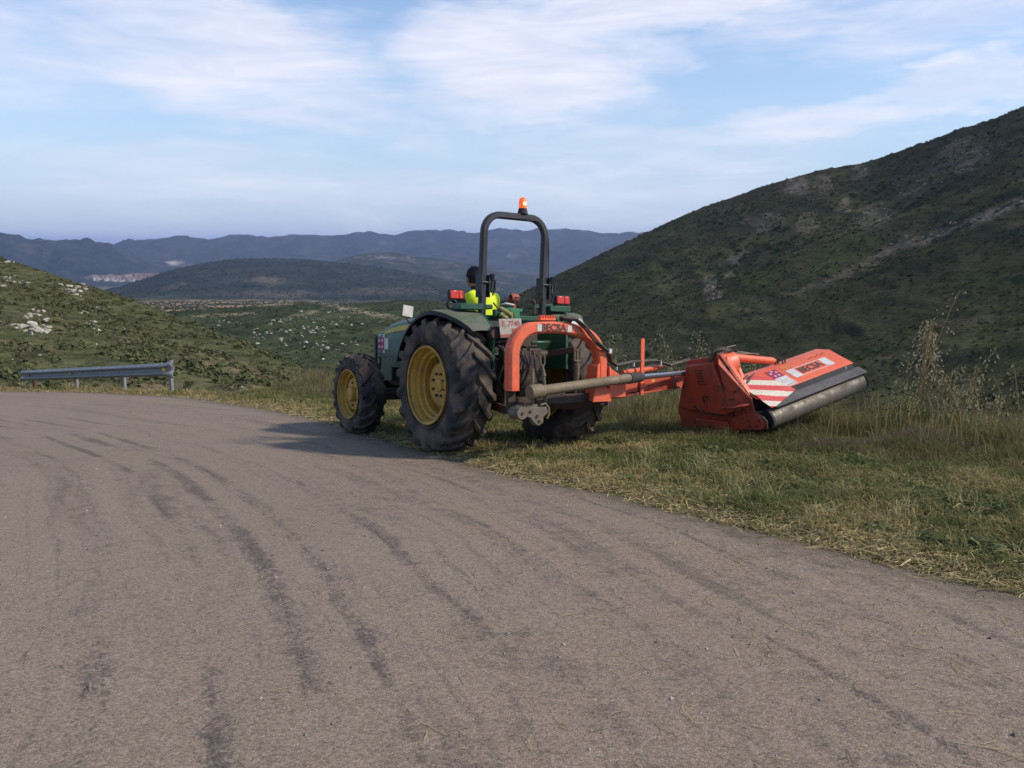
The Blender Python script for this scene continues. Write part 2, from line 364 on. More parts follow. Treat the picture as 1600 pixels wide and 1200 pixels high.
def road_material():
    m = bpy.data.materials.new('old patched asphalt'); m.use_nodes = True; nt = m.node_tree; g = G(nt); b = nt.nodes['Principled BSDF']
    uv = g.n('ShaderNodeUVMap', uv_map='UVMap').outputs[0]; uv2 = g.n('ShaderNodeUVMap', uv_map='EdgeMap').outputs[0]; sp2 = g.n('ShaderNodeSeparateXYZ'); g.put(sp2.inputs[0], uv2); se = sp2.outputs[0]; tc = g.n('ShaderNodeTexCoord').outputs['Object']
    sp = g.n('ShaderNodeSeparateXYZ'); g.put(sp.inputs[0], uv); s0, t = sp.outputs[0], sp.outputs[1]; s = g.m('ADD', s0, g.m('MULTIPLY', g.m('SUBTRACT', t, 6.0), 0.08))
    # low frequency wander so the wheel tracks are never straight
    wander = g.m('MULTIPLY', g.m('SUBTRACT', g.noise(g.xyz(g.m('MULTIPLY', s, 0.2), g.m('MULTIPLY', t, 0.25), 0), 1.0, 3, 0.5), 0.5), 0.7)
    sw = g.m('ADD', s, wander)
    lng = g.noise(g.xyz(g.m('MULTIPLY', sw, 3.4), g.m('MULTIPLY', t, 0.16), 0), 1.0, 4, 0.62, dist=0.2)          # long streaks
    lng2 = g.noise(g.xyz(g.m('MULTIPLY', sw, 9.0), g.m('MULTIPLY', t, 0.35), 4), 1.0, 4, 0.6, dist=0.3)
    patch = g.noise(g.xyz(g.m('MULTIPLY', s, 0.55), g.m('MULTIPLY', t, 0.22), 1), 1.0, 4, 0.6)
    crumb = g.noise(tc, 9.0, 8, 0.72, dist=0.5)
    cross = g.noise(g.xyz(g.m('MULTIPLY', s, 1.5), g.m('MULTIPLY', t, 5.0), 7), 1.0, 5, 0.65, dist=0.8)
    a = g.m('ADD', g.m('MULTIPLY', lng, 0.85), g.m('MULTIPLY', lng2, 0.35))
    a = g.m('ADD', a, g.m('MULTIPLY', patch, 0.55)); a = g.m('ADD', a, g.m('MULTIPLY', crumb, 0.75)); a = g.m('ADD', a, g.m('MULTIPLY', cross, 0.22))
    a = g.m('ADD', a, g.m('MULTIPLY', g.noise(tc, 34.0, 5, 0.7), 0.35))
    dark = g.ramp(a, 1.545, 1.78)
    # wheel tracks: bundles of thin crumbly lines that follow the bend
    crk = g.noise(tc, 30.0, 5, 0.72, dist=0.8); crk2 = g.noise(tc, 90.0, 3, 0.65)
    thin = g.noise(g.xyz(g.m('MULTIPLY', sw, 16.0), g.m('MULTIPLY', t, 0.45), 2), 1.0, 3, 0.6, dist=0.3)
    tr = None
    for off, wd, st_, ph in ((.12, .05, .8, 0), (-.22, .04, .7, 3), (-.85, .05, .7, 5), (-1.3, .05, .6, 9), (-2.0, .07, .7, 13), (-2.5, .07, .9, 17), (-2.78, .085, 1.0, 19), (-3.12, .07, 1.0, 21), (-3.55, .08, .8, 25), (-4.4, .085, 1.0, 29), (-4.75, .08, .7, 31), (-5.2, .06, .8, 32), (-5.6, .10, .9, 33), (-6.2, .07, .8, 35), (-6.8, .10, .8, 37), (-7.8, .12, .8, 41)):
        d = g.m('ABSOLUTE', g.m('SUBTRACT', g.m('ADD', s, g.m('MULTIPLY', wander, 0.35)), off))
        gate = g.ramp(g.noise(g.xyz(ph, g.m('MULTIPLY', t, 0.30), ph), 1.0, 4, 0.6), 0.36, 0.62)
        k = g.m('MULTIPLY', g.m('MULTIPLY', g.ramp(d, wd * 1.45, 0.0), gate), st_)
        tr = k if tr is None else g.m('MAXIMUM', tr, k)
    body = g.m('ADD', g.m('MULTIPLY', crk, 0.40), g.m('ADD', g.m('MULTIPLY', crumb, 0.28), g.m('ADD', g.m('MULTIPLY', thin, 0.22), g.m('MULTIPLY', crk2, 0.10))))
    tr = g.m('MULTIPLY', g.ramp(g.m('ADD', g.m('MULTIPLY', tr, 0.17), body), 0.545, 0.66), g.ramp(tr, 0.02, 0.25))
    dark = g.m('MAXIMUM', g.m('MULTIPLY', dark, 0.7), tr)
    thin2 = g.noise(g.xyz(g.m('MULTIPLY', sw, 11.0), g.m('MULTIPLY', t, 0.13), 12), 1.0, 3, 0.55, dist=0.15)
    dark = g.m('MAXIMUM', dark, g.m('MULTIPLY', g.m('MULTIPLY', g.ramp(thin2, 0.58, 0.68), g.ramp(crk, 0.42, 0.60)), 0.55))
    vo = g.n('ShaderNodeTexVoronoi'); g.put(vo.inputs['Vector'], tc); vo.inputs['Scale'].default_value = 120; sepc = g.n('ShaderNodeSeparateColor'); g.put(sepc.inputs[0], vo.outputs['Color'])
    grain = g.noise(tc, 260, 2, 0.6)
    stone = g.mix(sepc.outputs[0], (0.078, 0.060, 0.046), (0.32, 0.25, 0.19))
    basec = g.mix(g.ramp(g.noise(tc, 0.8, 5, 0.6), 0.3, 0.7), (0.236, 0.170, 0.122), (0.276, 0.206, 0.154))
    basec = g.mix(g.ramp(patch, 0.45, 0.70), basec, (0.30, 0.212, 0.148))
    basec = g.mix(0.62, basec, stone)
    sepb = g.ramp(sepc.outputs[1], 0.975, 0.985)
    light = g.mix(g.m('MULTIPLY', sepb, 0.55), basec, (0.36, 0.33, 0.29))
    dkc = g.mix(sepc.outputs[0], (0.046, 0.037, 0.032), (0.125, 0.100, 0.084)); dkc = g.mix(g.ramp(sepc.outputs[2], 0.94, 0.97, 0, 0.6), dkc, (0.26, 0.235, 0.21))
    cn = g.noise(tc, 0.9, 5, 0.62, dist=0.5); cn2 = g.noise(g.xyz(g.m('MULTIPLY', s, 1.6), g.m('MULTIPLY', t, .5), 5), 1.0, 5, 0.6, dist=0.4)
    ck = g.m('MAXIMUM', g.ramp(g.m('ABSOLUTE', g.m('SUBTRACT', cn, 0.52)), 0.0035, 0.0), g.ramp(g.m('ABSOLUTE', g.m('SUBTRACT', cn2, 0.48)), 0.006, 0.0))
    ck = g.m('MULTIPLY', ck, g.ramp(g.noise(tc, 0.5, 3, 0.6), 0.48, 0.6))
    dark = g.m('MAXIMUM', dark, g.m('MULTIPLY', ck, 0.75))
    c = g.mix(g.m('MULTIPLY', dark, 0.80), light, dkc)
    # dust towards the verge
    dust = g.m('MULTIPLY', g.ramp(g.m('ADD', se, g.m('MULTIPLY', crumb, 0.9)), -0.10, 0.50), 0.75)
    c = g.mix(dust, c, (0.085, 0.066, 0.045))
    g.put(b.inputs['Base Color'], c); b.inputs['Roughness'].default_value = 0.88; b.inputs['Specular IOR Level'].default_value = 0.25
    h = g.m('ADD', g.m('MULTIPLY', vo.outputs['Distance'], -1.0), g.m('MULTIPLY', dark, g.m('MULTIPLY', g.noise(tc, 55, 3, 0.6), 2.0)))
    g.put(b.inputs['Normal'], g.bump(h, 0.45, 0.006))
    return m
M['road'] = road_material()
_uv1 = np.stack([(RAD - RR).ravel(), Tt.ravel()], 1); _F = gridF(len(ss), len(tt))
rd_ = mesh_np('road', Vr, _F, M['road'], None, smooth=True, uv=_uv1, kind='structure')
l2 = rd_.data.uv_layers.new(name='EdgeMap'); l2.data.foreach_set('uv', np.stack([S.ravel(), Tt.ravel()], 1).astype(np.float32)[_F.ravel()].ravel())

# ------------------------------------------------------------------ land forms
def loft(rows, xs, nts, amp=0.0, scl=50.0, oct=6, ridged=False, rough=0.5, ridge_row=None, smooth=3):
    """surface through polylines; every row is a list of (px, py, distance) points"""
    P = []
    for r in rows:
        r = np.array(r, float)
        py = np.interp(xs, r[:, 0], r[:, 1]); ds = np.exp(np.interp(xs, r[:, 0], np.log(r[:, 2])))
        ker = np.array([1, 2, 3, 2, 1.]) / 9
        dsp = np.convolve(np.pad(ds, 12, 'edge'), np.ones(25) / 25, 'valid')
        P.append(at(xs, py, dsp))
    out = []; wt_ = []
    for k in range(len(P) - 1):
        n = nts[k]
        for j in range(n):
            t = j / n
            p0 = P[max(k - 1, 0)]; p1 = P[k]; p2 = P[k + 1]; p3 = P[min(k + 2, len(P) - 1)]
            # plan position linear, height eased
            q = p1 * (1 - t) + p2 * t
            out.append(q); wt_.append(k + t)
    out.append(P[-1]); wt_.append(len(P) - 1)
    A = np.array(out); W = np.array(wt_)
    ri = None if ridge_row is None else int(np.argmin(np.abs(W - ridge_row)))
    keep = None if ri is None else A[ri].copy()
    for _ in range(smooth): A[1:-1] = (A[:-2] + 2 * A[1:-1] + A[2:]) / 4
    if amp:
        nz = fbm(A[..., 0] / scl, A[..., 1] / scl, oct, rough, ridged)
        damp = 1.0 if ri is None else (0.05 + 0.95 * np.clip(np.abs(W - ridge_row) / 1.1, 0, 1) ** 1.2)[:, None]
        if ridge_row == 3 and amp > 20: damp = damp * np.clip(W / 1.2, .1, 1)[:, None]
        A[..., 2] += amp * nz * damp
    if keep is not None:
        # bring the crest back to its surveyed height
        cur = proj(A[ri])[1]; want = proj(keep)[1]
        dz = (cur - want) * np.hypot(A[ri, :, 0], A[ri, :, 1]) / 1340.0
        fall = np.exp(-(np.abs(W - ridge_row) / 0.25) ** 2)[:, None]
        A[..., 2] += dz[None, :] * fall * 0.9
    return A, W
def mixc(a, b, k): return a * (1 - k[..., None]) + np.asarray(b) * k[..., None]
def patches(px, py, lst, wx=14, wy=7, ws=40.0):
    """soft patches in surveyed positions, torn by noise"""
    n = fbm(px / ws, py / (ws * 0.5), 5, 0.6); n2 = fbm(px / ws + 50, py / (ws * 0.5) + 20, 5, 0.6)
    tot = np.zeros(px.shape)
    for (cx, cy, rx, ry, ang, st) in lst:
        c, s = math.cos(R(ang)), math.sin(R(ang)); dx = px - cx + n * wx; dy = -(py - cy) + n2 * wy
        u = (dx * c + dy * s) / rx; v = (dy * c - dx * s) / ry
        tot = np.maximum(tot, st * sstep(1.5, 0.4, u * u + v * v))
    return tot
def tomesh(name, A, mat, col, smooth=True):
    ny_, nx_ = A.shape[:2]; F = gridF(nx_, ny_)
    o = mesh_np(name, A.reshape(-1, 3), F, mat, col.reshape(-1, 3), smooth=smooth, kind='structure')
    return o
def bvh_of(A):
    ny_, nx_ = A.shape[:2]
    return BVHTree.FromPolygons([tuple(v) for v in A.reshape(-1, 3).tolist()], gridF(nx_, ny_).tolist())
HILL = {}

# far ranges
xs = np.linspace(-700, 2300, 420)
ridgeB = [(-700, 400), (-300, 405), (100, 402), (178, 391), (205, 381), (235, 376), (270, 375), (300, 379), (330, 379), (360, 375), (385, 374), (400, 378), (430, 374), (470, 369.5),
          (500, 371), (520, 369), (560, 367), (590, 370), (620, 373), (645, 366), (690, 366), (702, 363), (745, 365.5), (775, 362), (800, 366), (820, 369), (835, 364.5), (850, 365), (880, 362),
          (910, 365), (940, 369), (975, 369), (995, 372), (1100, 362), (1400, 352), (2300, 345)]
rb = lambda dy, d: [(a, b + dy, d) for a, b in ridgeB]
A, W = loft([[(-700, 440, 5600), (2300, 440, 5600)], [(-700, 418, 6800), (2300, 415, 6800)], rb(8, 8400), rb(0, 9000), rb(8, 9600), [(-700, 400, 11000), (2300, 400, 11000)]],
            xs, [14, 30, 10, 8, 8], 130, 700, 7, True, 0.5, ridge_row=3, smooth=4)
px, py = proj(A); n = fbm(A[..., 0] / 300, A[..., 1] / 300, 5)
c = mixc(np.broadcast_to([0.030, 0.040, 0.036], A.shape).copy(), [0.095, 0.085, 0.068], sstep(0.0, 0.5, n) * 0.6)
c = mixc(c, [0.36, 0.32, 0.27], patches(px, py, [(272, 411, 16, 4, 0, 1), (290, 418, 10, 3, -15, .8), (245, 414, 5, 1.5, 0, .8), (800, 400, 3, 8, 60, .3)], 4, 2, 20))
tomesh('mountains_far', A, M['hillfar'], c); HILL['rb'] = A
ridgeA = [(-700, 362), (-200, 370), (-40, 377), (0, 378), (20, 377.5), (60, 379), (80, 380), (110, 384.5), (145, 386), (160, 388), (178, 393), (200, 404), (230, 416), (270, 428), (330, 442), (420, 460)]
ra = lambda dy, d: [(a, b + dy, d) for a, b in ridgeA]
A, W = loft([[(-700, 452, 4300), (420, 466, 4300)], [(-700, 430, 5000), (100, 428, 5000), (420, 462, 4900)], ra(7, 6000), ra(0, 6400), ra(9, 6800), [(-700, 410, 7600), (420, 470, 7600)]],
            np.linspace(-700, 420, 200), [12, 26, 8, 6, 6], 110, 560, 7, True, 0.5, ridge_row=3, smooth=4)
n = fbm(A[..., 0] / 250, A[..., 1] / 250, 5)
c = mixc(np.broadcast_to([0.028, 0.037, 0.034], A.shape).copy(), [0.095, 0.085, 0.07], sstep(0.05, 0.5, n) * 0.5)
tomesh('mountain_ridge_left', A, M['hillfar'], c); HILL['ra'] = A
# mesa and hills of the middle distance
ridgeM = [(300, 470), (440, 440), (480, 425), (515, 410), (540, 402), (570, 396.5), (600, 394), (622, 395), (645, 401), (668, 402.5), (700, 407), (740, 414), (790, 425), (850, 432), (920, 440), (1100, 445), (1500, 450)]
rm = lambda dy, d: [(a, b + dy, d) for a, b in ridgeM]
A, W = loft([[(300, 480, 3500), (1500, 470, 3300)], rm(24, 3900), rm(11, 4300), rm(2, 4450), rm(0, 4600), rm(12, 5200)], np.linspace(300, 1500, 260), [10, 14, 10, 8, 6], 26, 300, 6, False, 0.55, ridge_row=4, smooth=2)
px, py = proj(A); n = fbm(A[..., 0] / 120, A[..., 1] / 120, 5)
c = mixc(np.broadcast_to([0.032, 0.042, 0.030], A.shape).copy(), [0.12, 0.10, 0.075], sstep(-0.05, 0.45, n) * 0.6)
c = mixc(c, [0.22, 0.19, 0.155], patches(px, py, [(600, 402, 50, 4, 0, .8), (650, 409, 14, 2.0, -45, .5), (540, 408, 20, 3, 10, .3), (700, 411, 22, 3, -8, .3), (730, 445, 45, 5, -20, .25)], 10, 6, 9) * sstep(-.1, .3, fbm(px / 7, py / 4, 4)))
tomesh('mesa_hill', A, M['hillfar'], c)
ridgeD = [(60, 476), (130, 462), (190, 447), (250, 428), (280, 419), (300, 415), (325, 410), (350, 406.5), (375, 404.5), (400, 404), (440, 404.5), (480, 406), (520, 410), (560, 413.5), (600, 419), (640, 425), (680, 433), (720, 441), (780, 455), (850, 466), (1000, 478), (1300, 485)]
rd = lambda dy, d: [(a, b + dy, d) for a, b in ridgeD]
A, W = loft([[(60, 484, 2000), (1300, 488, 2000)], [(60, 474, 2250), (200, 465, 2250), (700, 460, 2250), (1300, 484, 2250)], rd(14, 2700), rd(0, 3100), rd(14, 3500)], np.linspace(60, 1300, 300), [12, 26, 26, 12], 30, 260, 6, False, 0.55, ridge_row=3, smooth=5)
px, py = proj(A); n = fbm(A[..., 0] / 90, A[..., 1] / 90, 6, 0.6)
c = mixc(np.broadcast_to([0.026, 0.037, 0.024], A.shape).copy(), [0.055, 0.055, 0.038], sstep(-0.1, 0.5, n) * 0.6)
c = mixc(c, [0.17, 0.13, 0.10], patches(px, py, [(415, 438, 30, 7, 0, .5), (420, 460, 90, 6, 0, .35), (270, 447, 30, 3, 10, .3), (600, 455, 80, 6, 0, .3)], 12, 6, 16))
tomesh('dark_wooded_hill', A, M['hillfar'], c); HILL['dark'] = A

# valley between
crest = [(-700, 560), (0, 520), (180, 500), (240, 489), (300, 485), (380, 480), (440, 471.5), (465, 471), (490, 477), (560, 476), (620, 470), (680, 470), (740, 478), (820, 500), (1000, 520), (2300, 560)]
A, W = loft([[(-700, 1150, 60), (2300, 1150, 60)], [(-700, 760, 140), (2300, 780, 140)], [(-700, 640, 240), (400, 615, 240), (640, 600, 240), (2300, 660, 220)], [(-700, 590, 380), (300, 548, 380), (640, 530, 380), (2300, 600, 330)],
             [(-700, 560, 520), (300, 505, 520), (450, 492, 520), (640, 495, 520), (2300, 575, 420)], [(a, b, 720) for a, b in crest],
             [(-700, 560, 900), (200, 493, 950), (450, 489, 950), (2300, 540, 900)], [(-700, 500, 1500), (200, 476, 1500), (450, 475, 1500), (2300, 500, 1500)],
             [(-700, 486, 2100), (200, 468, 2100), (2300, 484, 2100)], [(-700, 450, 4200), (2300, 460, 4200)], [(-700, 434, 5600), (2300, 440, 5600)], [(-700, 400, 14000), (2300, 400, 14000)], [(-700, 390, 30000), (2300, 390, 30000)]],
            np.linspace(-700, 2300, 520), [8, 16, 40, 40, 50, 14, 24, 20, 20, 16, 8, 6], 9, 90, 6, False, 0.55, ridge_row=5, smooth=2)
px, py = proj(A); ds = np.hypot(A[..., 0], A[..., 1])
n = fbm(A[..., 0] / 45, A[..., 1] / 45, 6, 0.6); nb = fbm(A[..., 0] / 400, A[..., 1] / 400, 5)
c = mixc(np.broadcast_to([0.044, 0.054, 0.026], A.shape).copy(), [0.068, 0.074, 0.036], sstep(-0.1, 0.4, n))
c = mixc(c, [0.035, 0.045, 0.022], sstep(0.05, 0.45, -n) * 0.8)
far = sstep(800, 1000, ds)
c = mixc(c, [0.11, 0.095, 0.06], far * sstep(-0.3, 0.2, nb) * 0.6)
orch = patches(px, py, [(330, 479, 120, 10, 0, 1), (260, 478, 60, 8, 0, 1), (560, 476, 60, 5, -12, .0)], 6, 2, 20) * sstep(850, 950, ds)
c = mixc(c, [0.30, 0.20, 0.115], orch * 0.9)
c = mixc(c, [0.30, 0.25, 0.17], patches(px, py, [(432, 474, 34, 4, 5, 1), (545, 483, 60, 4, -12, 1), (590, 491, 40, 3, -10, .8), (480, 489, 40, 3, 14, .6), (350, 492, 60, 2.5, 3, .7)], 8, 3, 14) * sstep(-.45, .15, fbm(px / 6, py / 2.5, 4)) * 0.85)
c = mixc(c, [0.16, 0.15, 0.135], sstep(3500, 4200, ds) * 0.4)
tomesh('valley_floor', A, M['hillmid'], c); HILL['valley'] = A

# left hill
ridgeL = [(-700, 330), (-300, 372), (0, 403), (31, 413), (60, 422), (94, 433), (130, 445), (162, 454), (219, 473), (266, 491), (312, 509), (375, 534), (437, 559), (480, 578), (510, 592), (545, 612), (580, 640), (640, 690)]
dl = lambda a, b: np.interp(a, [-700, 0, 240, 400, 510, 640], [150, 118, 92, 68, 50, 40]) * b
rl = lambda f: [(a, b + (600 - b) * f[0] * 0, dl(a, f[1])) for a, b in ridgeL]
def rowL(fr, fd, extra=0):   # fr: how far the row lies between foot and crest
    out = []
    for a, b in ridgeL:
        foot = np.interp(a, [-700, 0, 260, 420, 640], [640, 618, 624, 650, 720])
        out.append((a, foot + (b - foot) * fr + extra, np.interp(fd, [0, 1], [np.interp(a, [-700, 0, 300, 600], [34, 31, 27, 24]), dl(a, 1)])))
    return out
A, W = loft([rowL(-0.05, -0.1), rowL(0.18, 0.07), rowL(0.5, 0.35), rowL(0.8, 0.72), rowL(1.0, 1.0), rowL(0.85, 1.25), [(a, b + 160, d * 1.25) for a, b, d in rowL(0.85, 1.25)]], np.linspace(-700, 640, 430), [14, 60, 60, 50, 12, 8],
            1.0, 14, 6, False, 0.55, ridge_row=4, smooth=6)
A[..., 2] += 0.10 * fbm(A[..., 0] / 1.5, A[..., 1] / 1.5, 3)
px, py = proj(A); n = fbm(A[..., 0] / 5, A[..., 1] / 5, 6, 0.6); nb = fbm(A[..., 0] / 22, A[..., 1] / 22, 4)
c = mixc(np.broadcast_to([0.078, 0.086, 0.041], A.shape).copy(), [0.122, 0.112, 0.060], sstep(-0.1, 0.45, n + 0.4 * nb) * 0.8)
c = mixc(c, [0.075, 0.066, 0.045], sstep(0.0, 0.4, -n) * 0.6)
c = mixc(c, [0.15, 0.12, 0.072], patches(px, py, [(400, 592, 110, 14, -22, .8), (120, 604, 220, 8, 0, .8), (45, 540, 60, 6, -8, .5)], 20, 8, 30))
tomesh('hill_left', A, M['hill'], c); HILL['left'] = A

# right hill
ridgeR = [(500, 640), (620, 570), (700, 522), (760, 488), (785, 472), (815, 458), (840, 446), (870, 431), (900, 417), (950, 392), (1000, 369), (1050, 345), (1100, 324), (1130, 314), (1160, 304), (1185, 294), (1220, 284), (1250, 275), (1290, 265),
          (1320, 261), (1345, 256), (1375, 248), (1400, 239), (1450, 222), (1500, 203), (1550, 188), (1600, 168), (1700, 140), (1900, 105), (2300, 70)]
def rowR(fr, fd, k=0.0):
    out = []
    for a, b in ridgeR:
        foot = np.interp(a, [500, 800, 1600, 2300], [660, 730, 780, 800])
        dr = np.interp(a, [500, 800, 1000, 1300, 1600, 2300], [500, 620, 600, 560, 480, 420]); df = np.interp(a, [500, 800, 1600, 2300], [170, 130, 105, 95])
        out.append((a, foot + (b - foot) * fr + k, df * (1 - fd) + dr * fd))
    return out
A, W = loft([rowR(-0.1, -0.15), rowR(0.3, 0.10), rowR(0.62, 0.36), rowR(0.84, 0.68), rowR(1.0, 1.0), rowR(0.94, 1.15), rowR(0.7, 1.4)], np.linspace(500, 2300, 640), [10, 70, 80, 80, 12, 8], 11, 110, 7, False, 0.5, ridge_row=4, smooth=8)
# gullies running down the slope
A[..., 2] += 3.0 * fbm(A[..., 0] / 40 + A[..., 1] / 160, A[..., 1] / 120, 5, 0.55, True) * np.clip(np.abs(W - 4) / 0.8, 0, 1)[:, None]
A[..., 2] += 0.35 * fbm(A[..., 0] / 5, A[..., 1] / 5, 3)
px, py = proj(A); n = fbm(A[..., 0] / 9, A[..., 1] / 9, 6, 0.6); nb = fbm(A[..., 0] / 60, A[..., 1] / 60, 5)
c = mixc(np.broadcast_to([0.042, 0.043, 0.024], A.shape).copy(), [0.058, 0.060, 0.029], sstep(-0.2, 0.35, nb))
c = mixc(c, [0.062, 0.052, 0.034], sstep(0.0, 0.5, n) * 0.5)
azm = np.arctan2(A[..., 0], A[..., 1]); stk = fbm(azm * 26, A[..., 2] / 2.6, 5, .6); stk2 = fbm(azm * 60 + 9, A[..., 2] / 1.1, 4, .6)
c = c * (1 + .55 * stk + .45 * stk2)[..., None]
ROCKP = [(1243, 290, 22, 16, 20, .85), (1285, 285, 12, 14, 30, .6), (1345, 270, 10, 10, 30, .5), (1320, 318, 9, 12, 0, .7), (1365, 340, 35, 20, 15, .5), (1148, 402, 14, 10, 30, .9), (1112, 452, 14, 22, 20, .75), (1140, 430, 10, 8, 0, .5),
         (1205, 345, 25, 14, 20, .4), (1260, 350, 20, 16, 30, .35), (1500, 250, 60, 18, 18, .4), (1450, 290, 50, 10, 20, .35), (1560, 330, 70, 9, 22, .7), (1470, 365, 60, 8, 22, .6), (1400, 385, 50, 7, 22, .55), (1590, 350, 22, 7, 20, .9),
         (1330, 425, 60, 5, 22, .4), (1250, 455, 60, 4, 15, .3), (1175, 345, 16, 10, 0, .4), (1530, 500, 60, 8, 0, .25), (1420, 560, 60, 6, 0, .2), (1490, 230, 30, 8, 25, .4), (1560, 230, 40, 8, 25, .35), (1180, 500, 14, 4, 10, .4)]
rk = patches(px, py, ROCKP, 26, 14, 26)
c = mixc(c, [0.052, 0.068, 0.026], patches(px, py, [(1290, 420, 45, 10, 22, .8), (1330, 390, 60, 14, 22, .5), (1180, 440, 40, 16, 20, .4), (1540, 440, 60, 14, 0, .35), (960, 450, 80, 20, 20, .4)], 26, 12, 30))
c = mixc(c, [0.060, 0.050, 0.036], sstep(0.0, 0.45, fbm(A[..., 0] / 30 + 9, A[..., 1] / 30, 6, .65)) * .45 * sstep(480, 330, py))
c = mixc(c, [0.19, 0.155, 0.125], rk * (0.20 + 0.80 * sstep(-0.2, 0.3, n)))
tomesh('hill_right', A, M['hill'], c); HILL['right'] = A; ROCKMAP = rk

# ------------------------------------------------------------------ scrub (nobody could count it)
def bushes(name, P, size, colr, ntri, flat=0.7, leaf=0.42, seed=1, mat=None):
    g = np.random.default_rng(seed); n = len(P); N = n * ntri
    th = g.random(N) * 2 * np.pi; ph = np.arccos(1 - g.random(N) * 1.05); rr = 0.55 + 0.45 * g.random(N)
    s = np.repeat(size, ntri)
    ctr = np.stack([np.sin(ph) * np.cos(th), np.sin(ph) * np.sin(th), np.maximum(-0.1, np.cos(ph)) * flat], 1) * (rr * s * 0.5)[:, None]
    nrm = np.stack([np.sin(ph) * np.cos(th), np.sin(ph) * np.sin(th), np.cos(ph) + 0.3], 1) + g.normal(0, 0.38, (N, 3))
    nrm /= np.linalg.norm(nrm, axis=1)[:, None]
    a = np.cross(nrm, g.normal(0, 1, (N, 3))); a /= np.linalg.norm(a, axis=1)[:, None]; b = np.cross(nrm, a)
    base = np.repeat(P, ntri, 0) + ctr; L = (leaf * s * (0.6 + 0.7 * g.random(N)))[:, None] * 0.5
    V = np.stack([base + a * L, base - a * L * 0.5 + b * L * 0.8, base - a * L * 0.5 - b * L * 0.8], 1).reshape(-1, 3)
    C = np.repeat(np.repeat(colr, ntri, 0) * (0.75 + 0.5 * g.random((N, 1))), 3, 0)
    o = mesh_np(name, V, np.arange(N * 3).reshape(-1, 3), mat or M['scrub'], C, kind='stuff')
    return o
def sample(A, n, wfun=None, seed=1):
    """random points on a loft, uniform in area and weighted"""
    g = np.random.default_rng(seed); ny_, nx_ = A.shape[:2]
    e1 = A[:-1, 1:] - A[:-1, :-1]; e2 = A[1:, :-1] - A[:-1, :-1]; ar = np.linalg.norm(np.cross(e1, e2), axis=-1)
    if wfun is not None: ar = ar * wfun[:-1, :-1]
    p = ar.ravel() / ar.sum(); k = g.choice(len(p), n, p=p); j, i = k // (nx_ - 1), k % (nx_ - 1); u, v = g.random(n), g.random(n)
    P = A[j, i] + e1[j, i] * u[:, None] + e2[j, i] * v[:, None]
    return P, j, i
def inview(A, pad=120):
    px, py = proj(A); return ((px > -pad) & (px < 1600 + pad)).astype(float)
# right hill
A = HILL['right']; px, py = proj(A); d = np.hypot(A[..., 0], A[..., 1])
nb = fbm(A[..., 0] / 25, A[..., 1] / 25, 4)
P, j, i = sample(A, 42000, inview(A) * (0.25 + sstep(-0.3, 0.3, nb)) * (1 - 0.85 * np.clip(ROCKMAP, 0, 1)) * (220 / d) ** 0.8, 11)
g = np.random.default_rng(5); k = g.random(len(P))[:, None]
col = (1 - k) * np.array([0.042, 0.045, 0.022]) + k * np.array([0.062, 0.066, 0.030])
k3 = (g.random(len(P)) < 0.10)[:, None]; col = np.where(k3, [0.075, 0.062, 0.042], col)
sz = (0.45 + 1.5 * g.random(len(P)) ** 2.8) * np.clip(np.hypot(P[:, 0], P[:, 1]) / 330, .5, 1.25)
bushes('scrub_right_hill', P, sz, col, 12, 0.5, 0.55, 3)
nb = fbm(A[..., 0] / 45 + 3, A[..., 1] / 45, 4)
P, j, i = sample(A, 1500, inview(A) * sstep(.0, .35, nb) * (1 - .8 * np.clip(ROCKMAP, 0, 1)), 15)
k = g.random(len(P))[:, None]; col = (1 - k) * np.array([0.026, 0.034, 0.014]) + k * np.array([0.050, 0.060, 0.020])
bushes('large_shrubs', P, (1.2 + 2.2 * g.random(len(P)) ** 2) * np.clip(np.hypot(P[:, 0], P[:, 1]) / 330, .5, 1.2), col, 44, 0.7, 0.32, 9)
# crest bushes
# left hill
A = HILL['left']; nb = fbm(A[..., 0] / 8, A[..., 1] / 8, 4); d = np.hypot(A[..., 0], A[..., 1])
P, j, i = sample(A, 15000, inview(A) * (0.3 + sstep(-0.25, 0.3, nb)) * (60 / d) ** 0.4, 12)
k = g.random(len(P))[:, None]
col = (1 - k) * np.array([0.074, 0.082, 0.038]) + k * np.array([0.096, 0.102, 0.048])
k3 = (g.random(len(P)) < 0.2)[:, None]; col = np.where(k3, [0.105, 0.088, 0.055], col)
k3 = (g.random(len(P)) < 0.10)[:, None]; col = np.where(k3, [0.056, 0.064, 0.032], col)
sz = 0.16 + 0.75 * g.random(len(P)) ** 6
bushes('scrub_left_hill', P, sz * 1.05, col, 22, 0.55, 0.30, 4)
P, j, i = sample(A, 330, inview(A) * (.25 + sstep(-.1, .4, fbm(A[..., 0] / 10 + 4, A[..., 1] / 10, 4))), 16)
k = g.random(len(P))[:, None]; col = (1 - k) * np.array([0.066, 0.074, 0.035]) + k * np.array([0.088, 0.095, 0.044])
bushes('round_shrubs', P, 0.40 + .65 * g.random(len(P)) ** 2, col, 60, 0.75, 0.26, 10)
# valley
A = HILL['valley']; d = np.hypot(A[..., 0], A[..., 1]); nb = fbm(A[..., 0] / 30, A[..., 1] / 30, 4)
px, py = proj(A)
w = inview(A) * (px < 860) * (d > 200) * (d < 800) * (0.2 + sstep(-0.2, 0.3, nb))
P, j, i = sample(A, 14000, w, 13); k = g.random(len(P))[:, None]
col = (1 - k) * np.array([0.030, 0.042, 0.020]) + k * np.array([0.058, 0.070, 0.030])
bushes('scrub_valley', P, 0.7 + 1.5 * g.random(len(P)) ** 2, col, 8, 0.6, 0.6, 5)
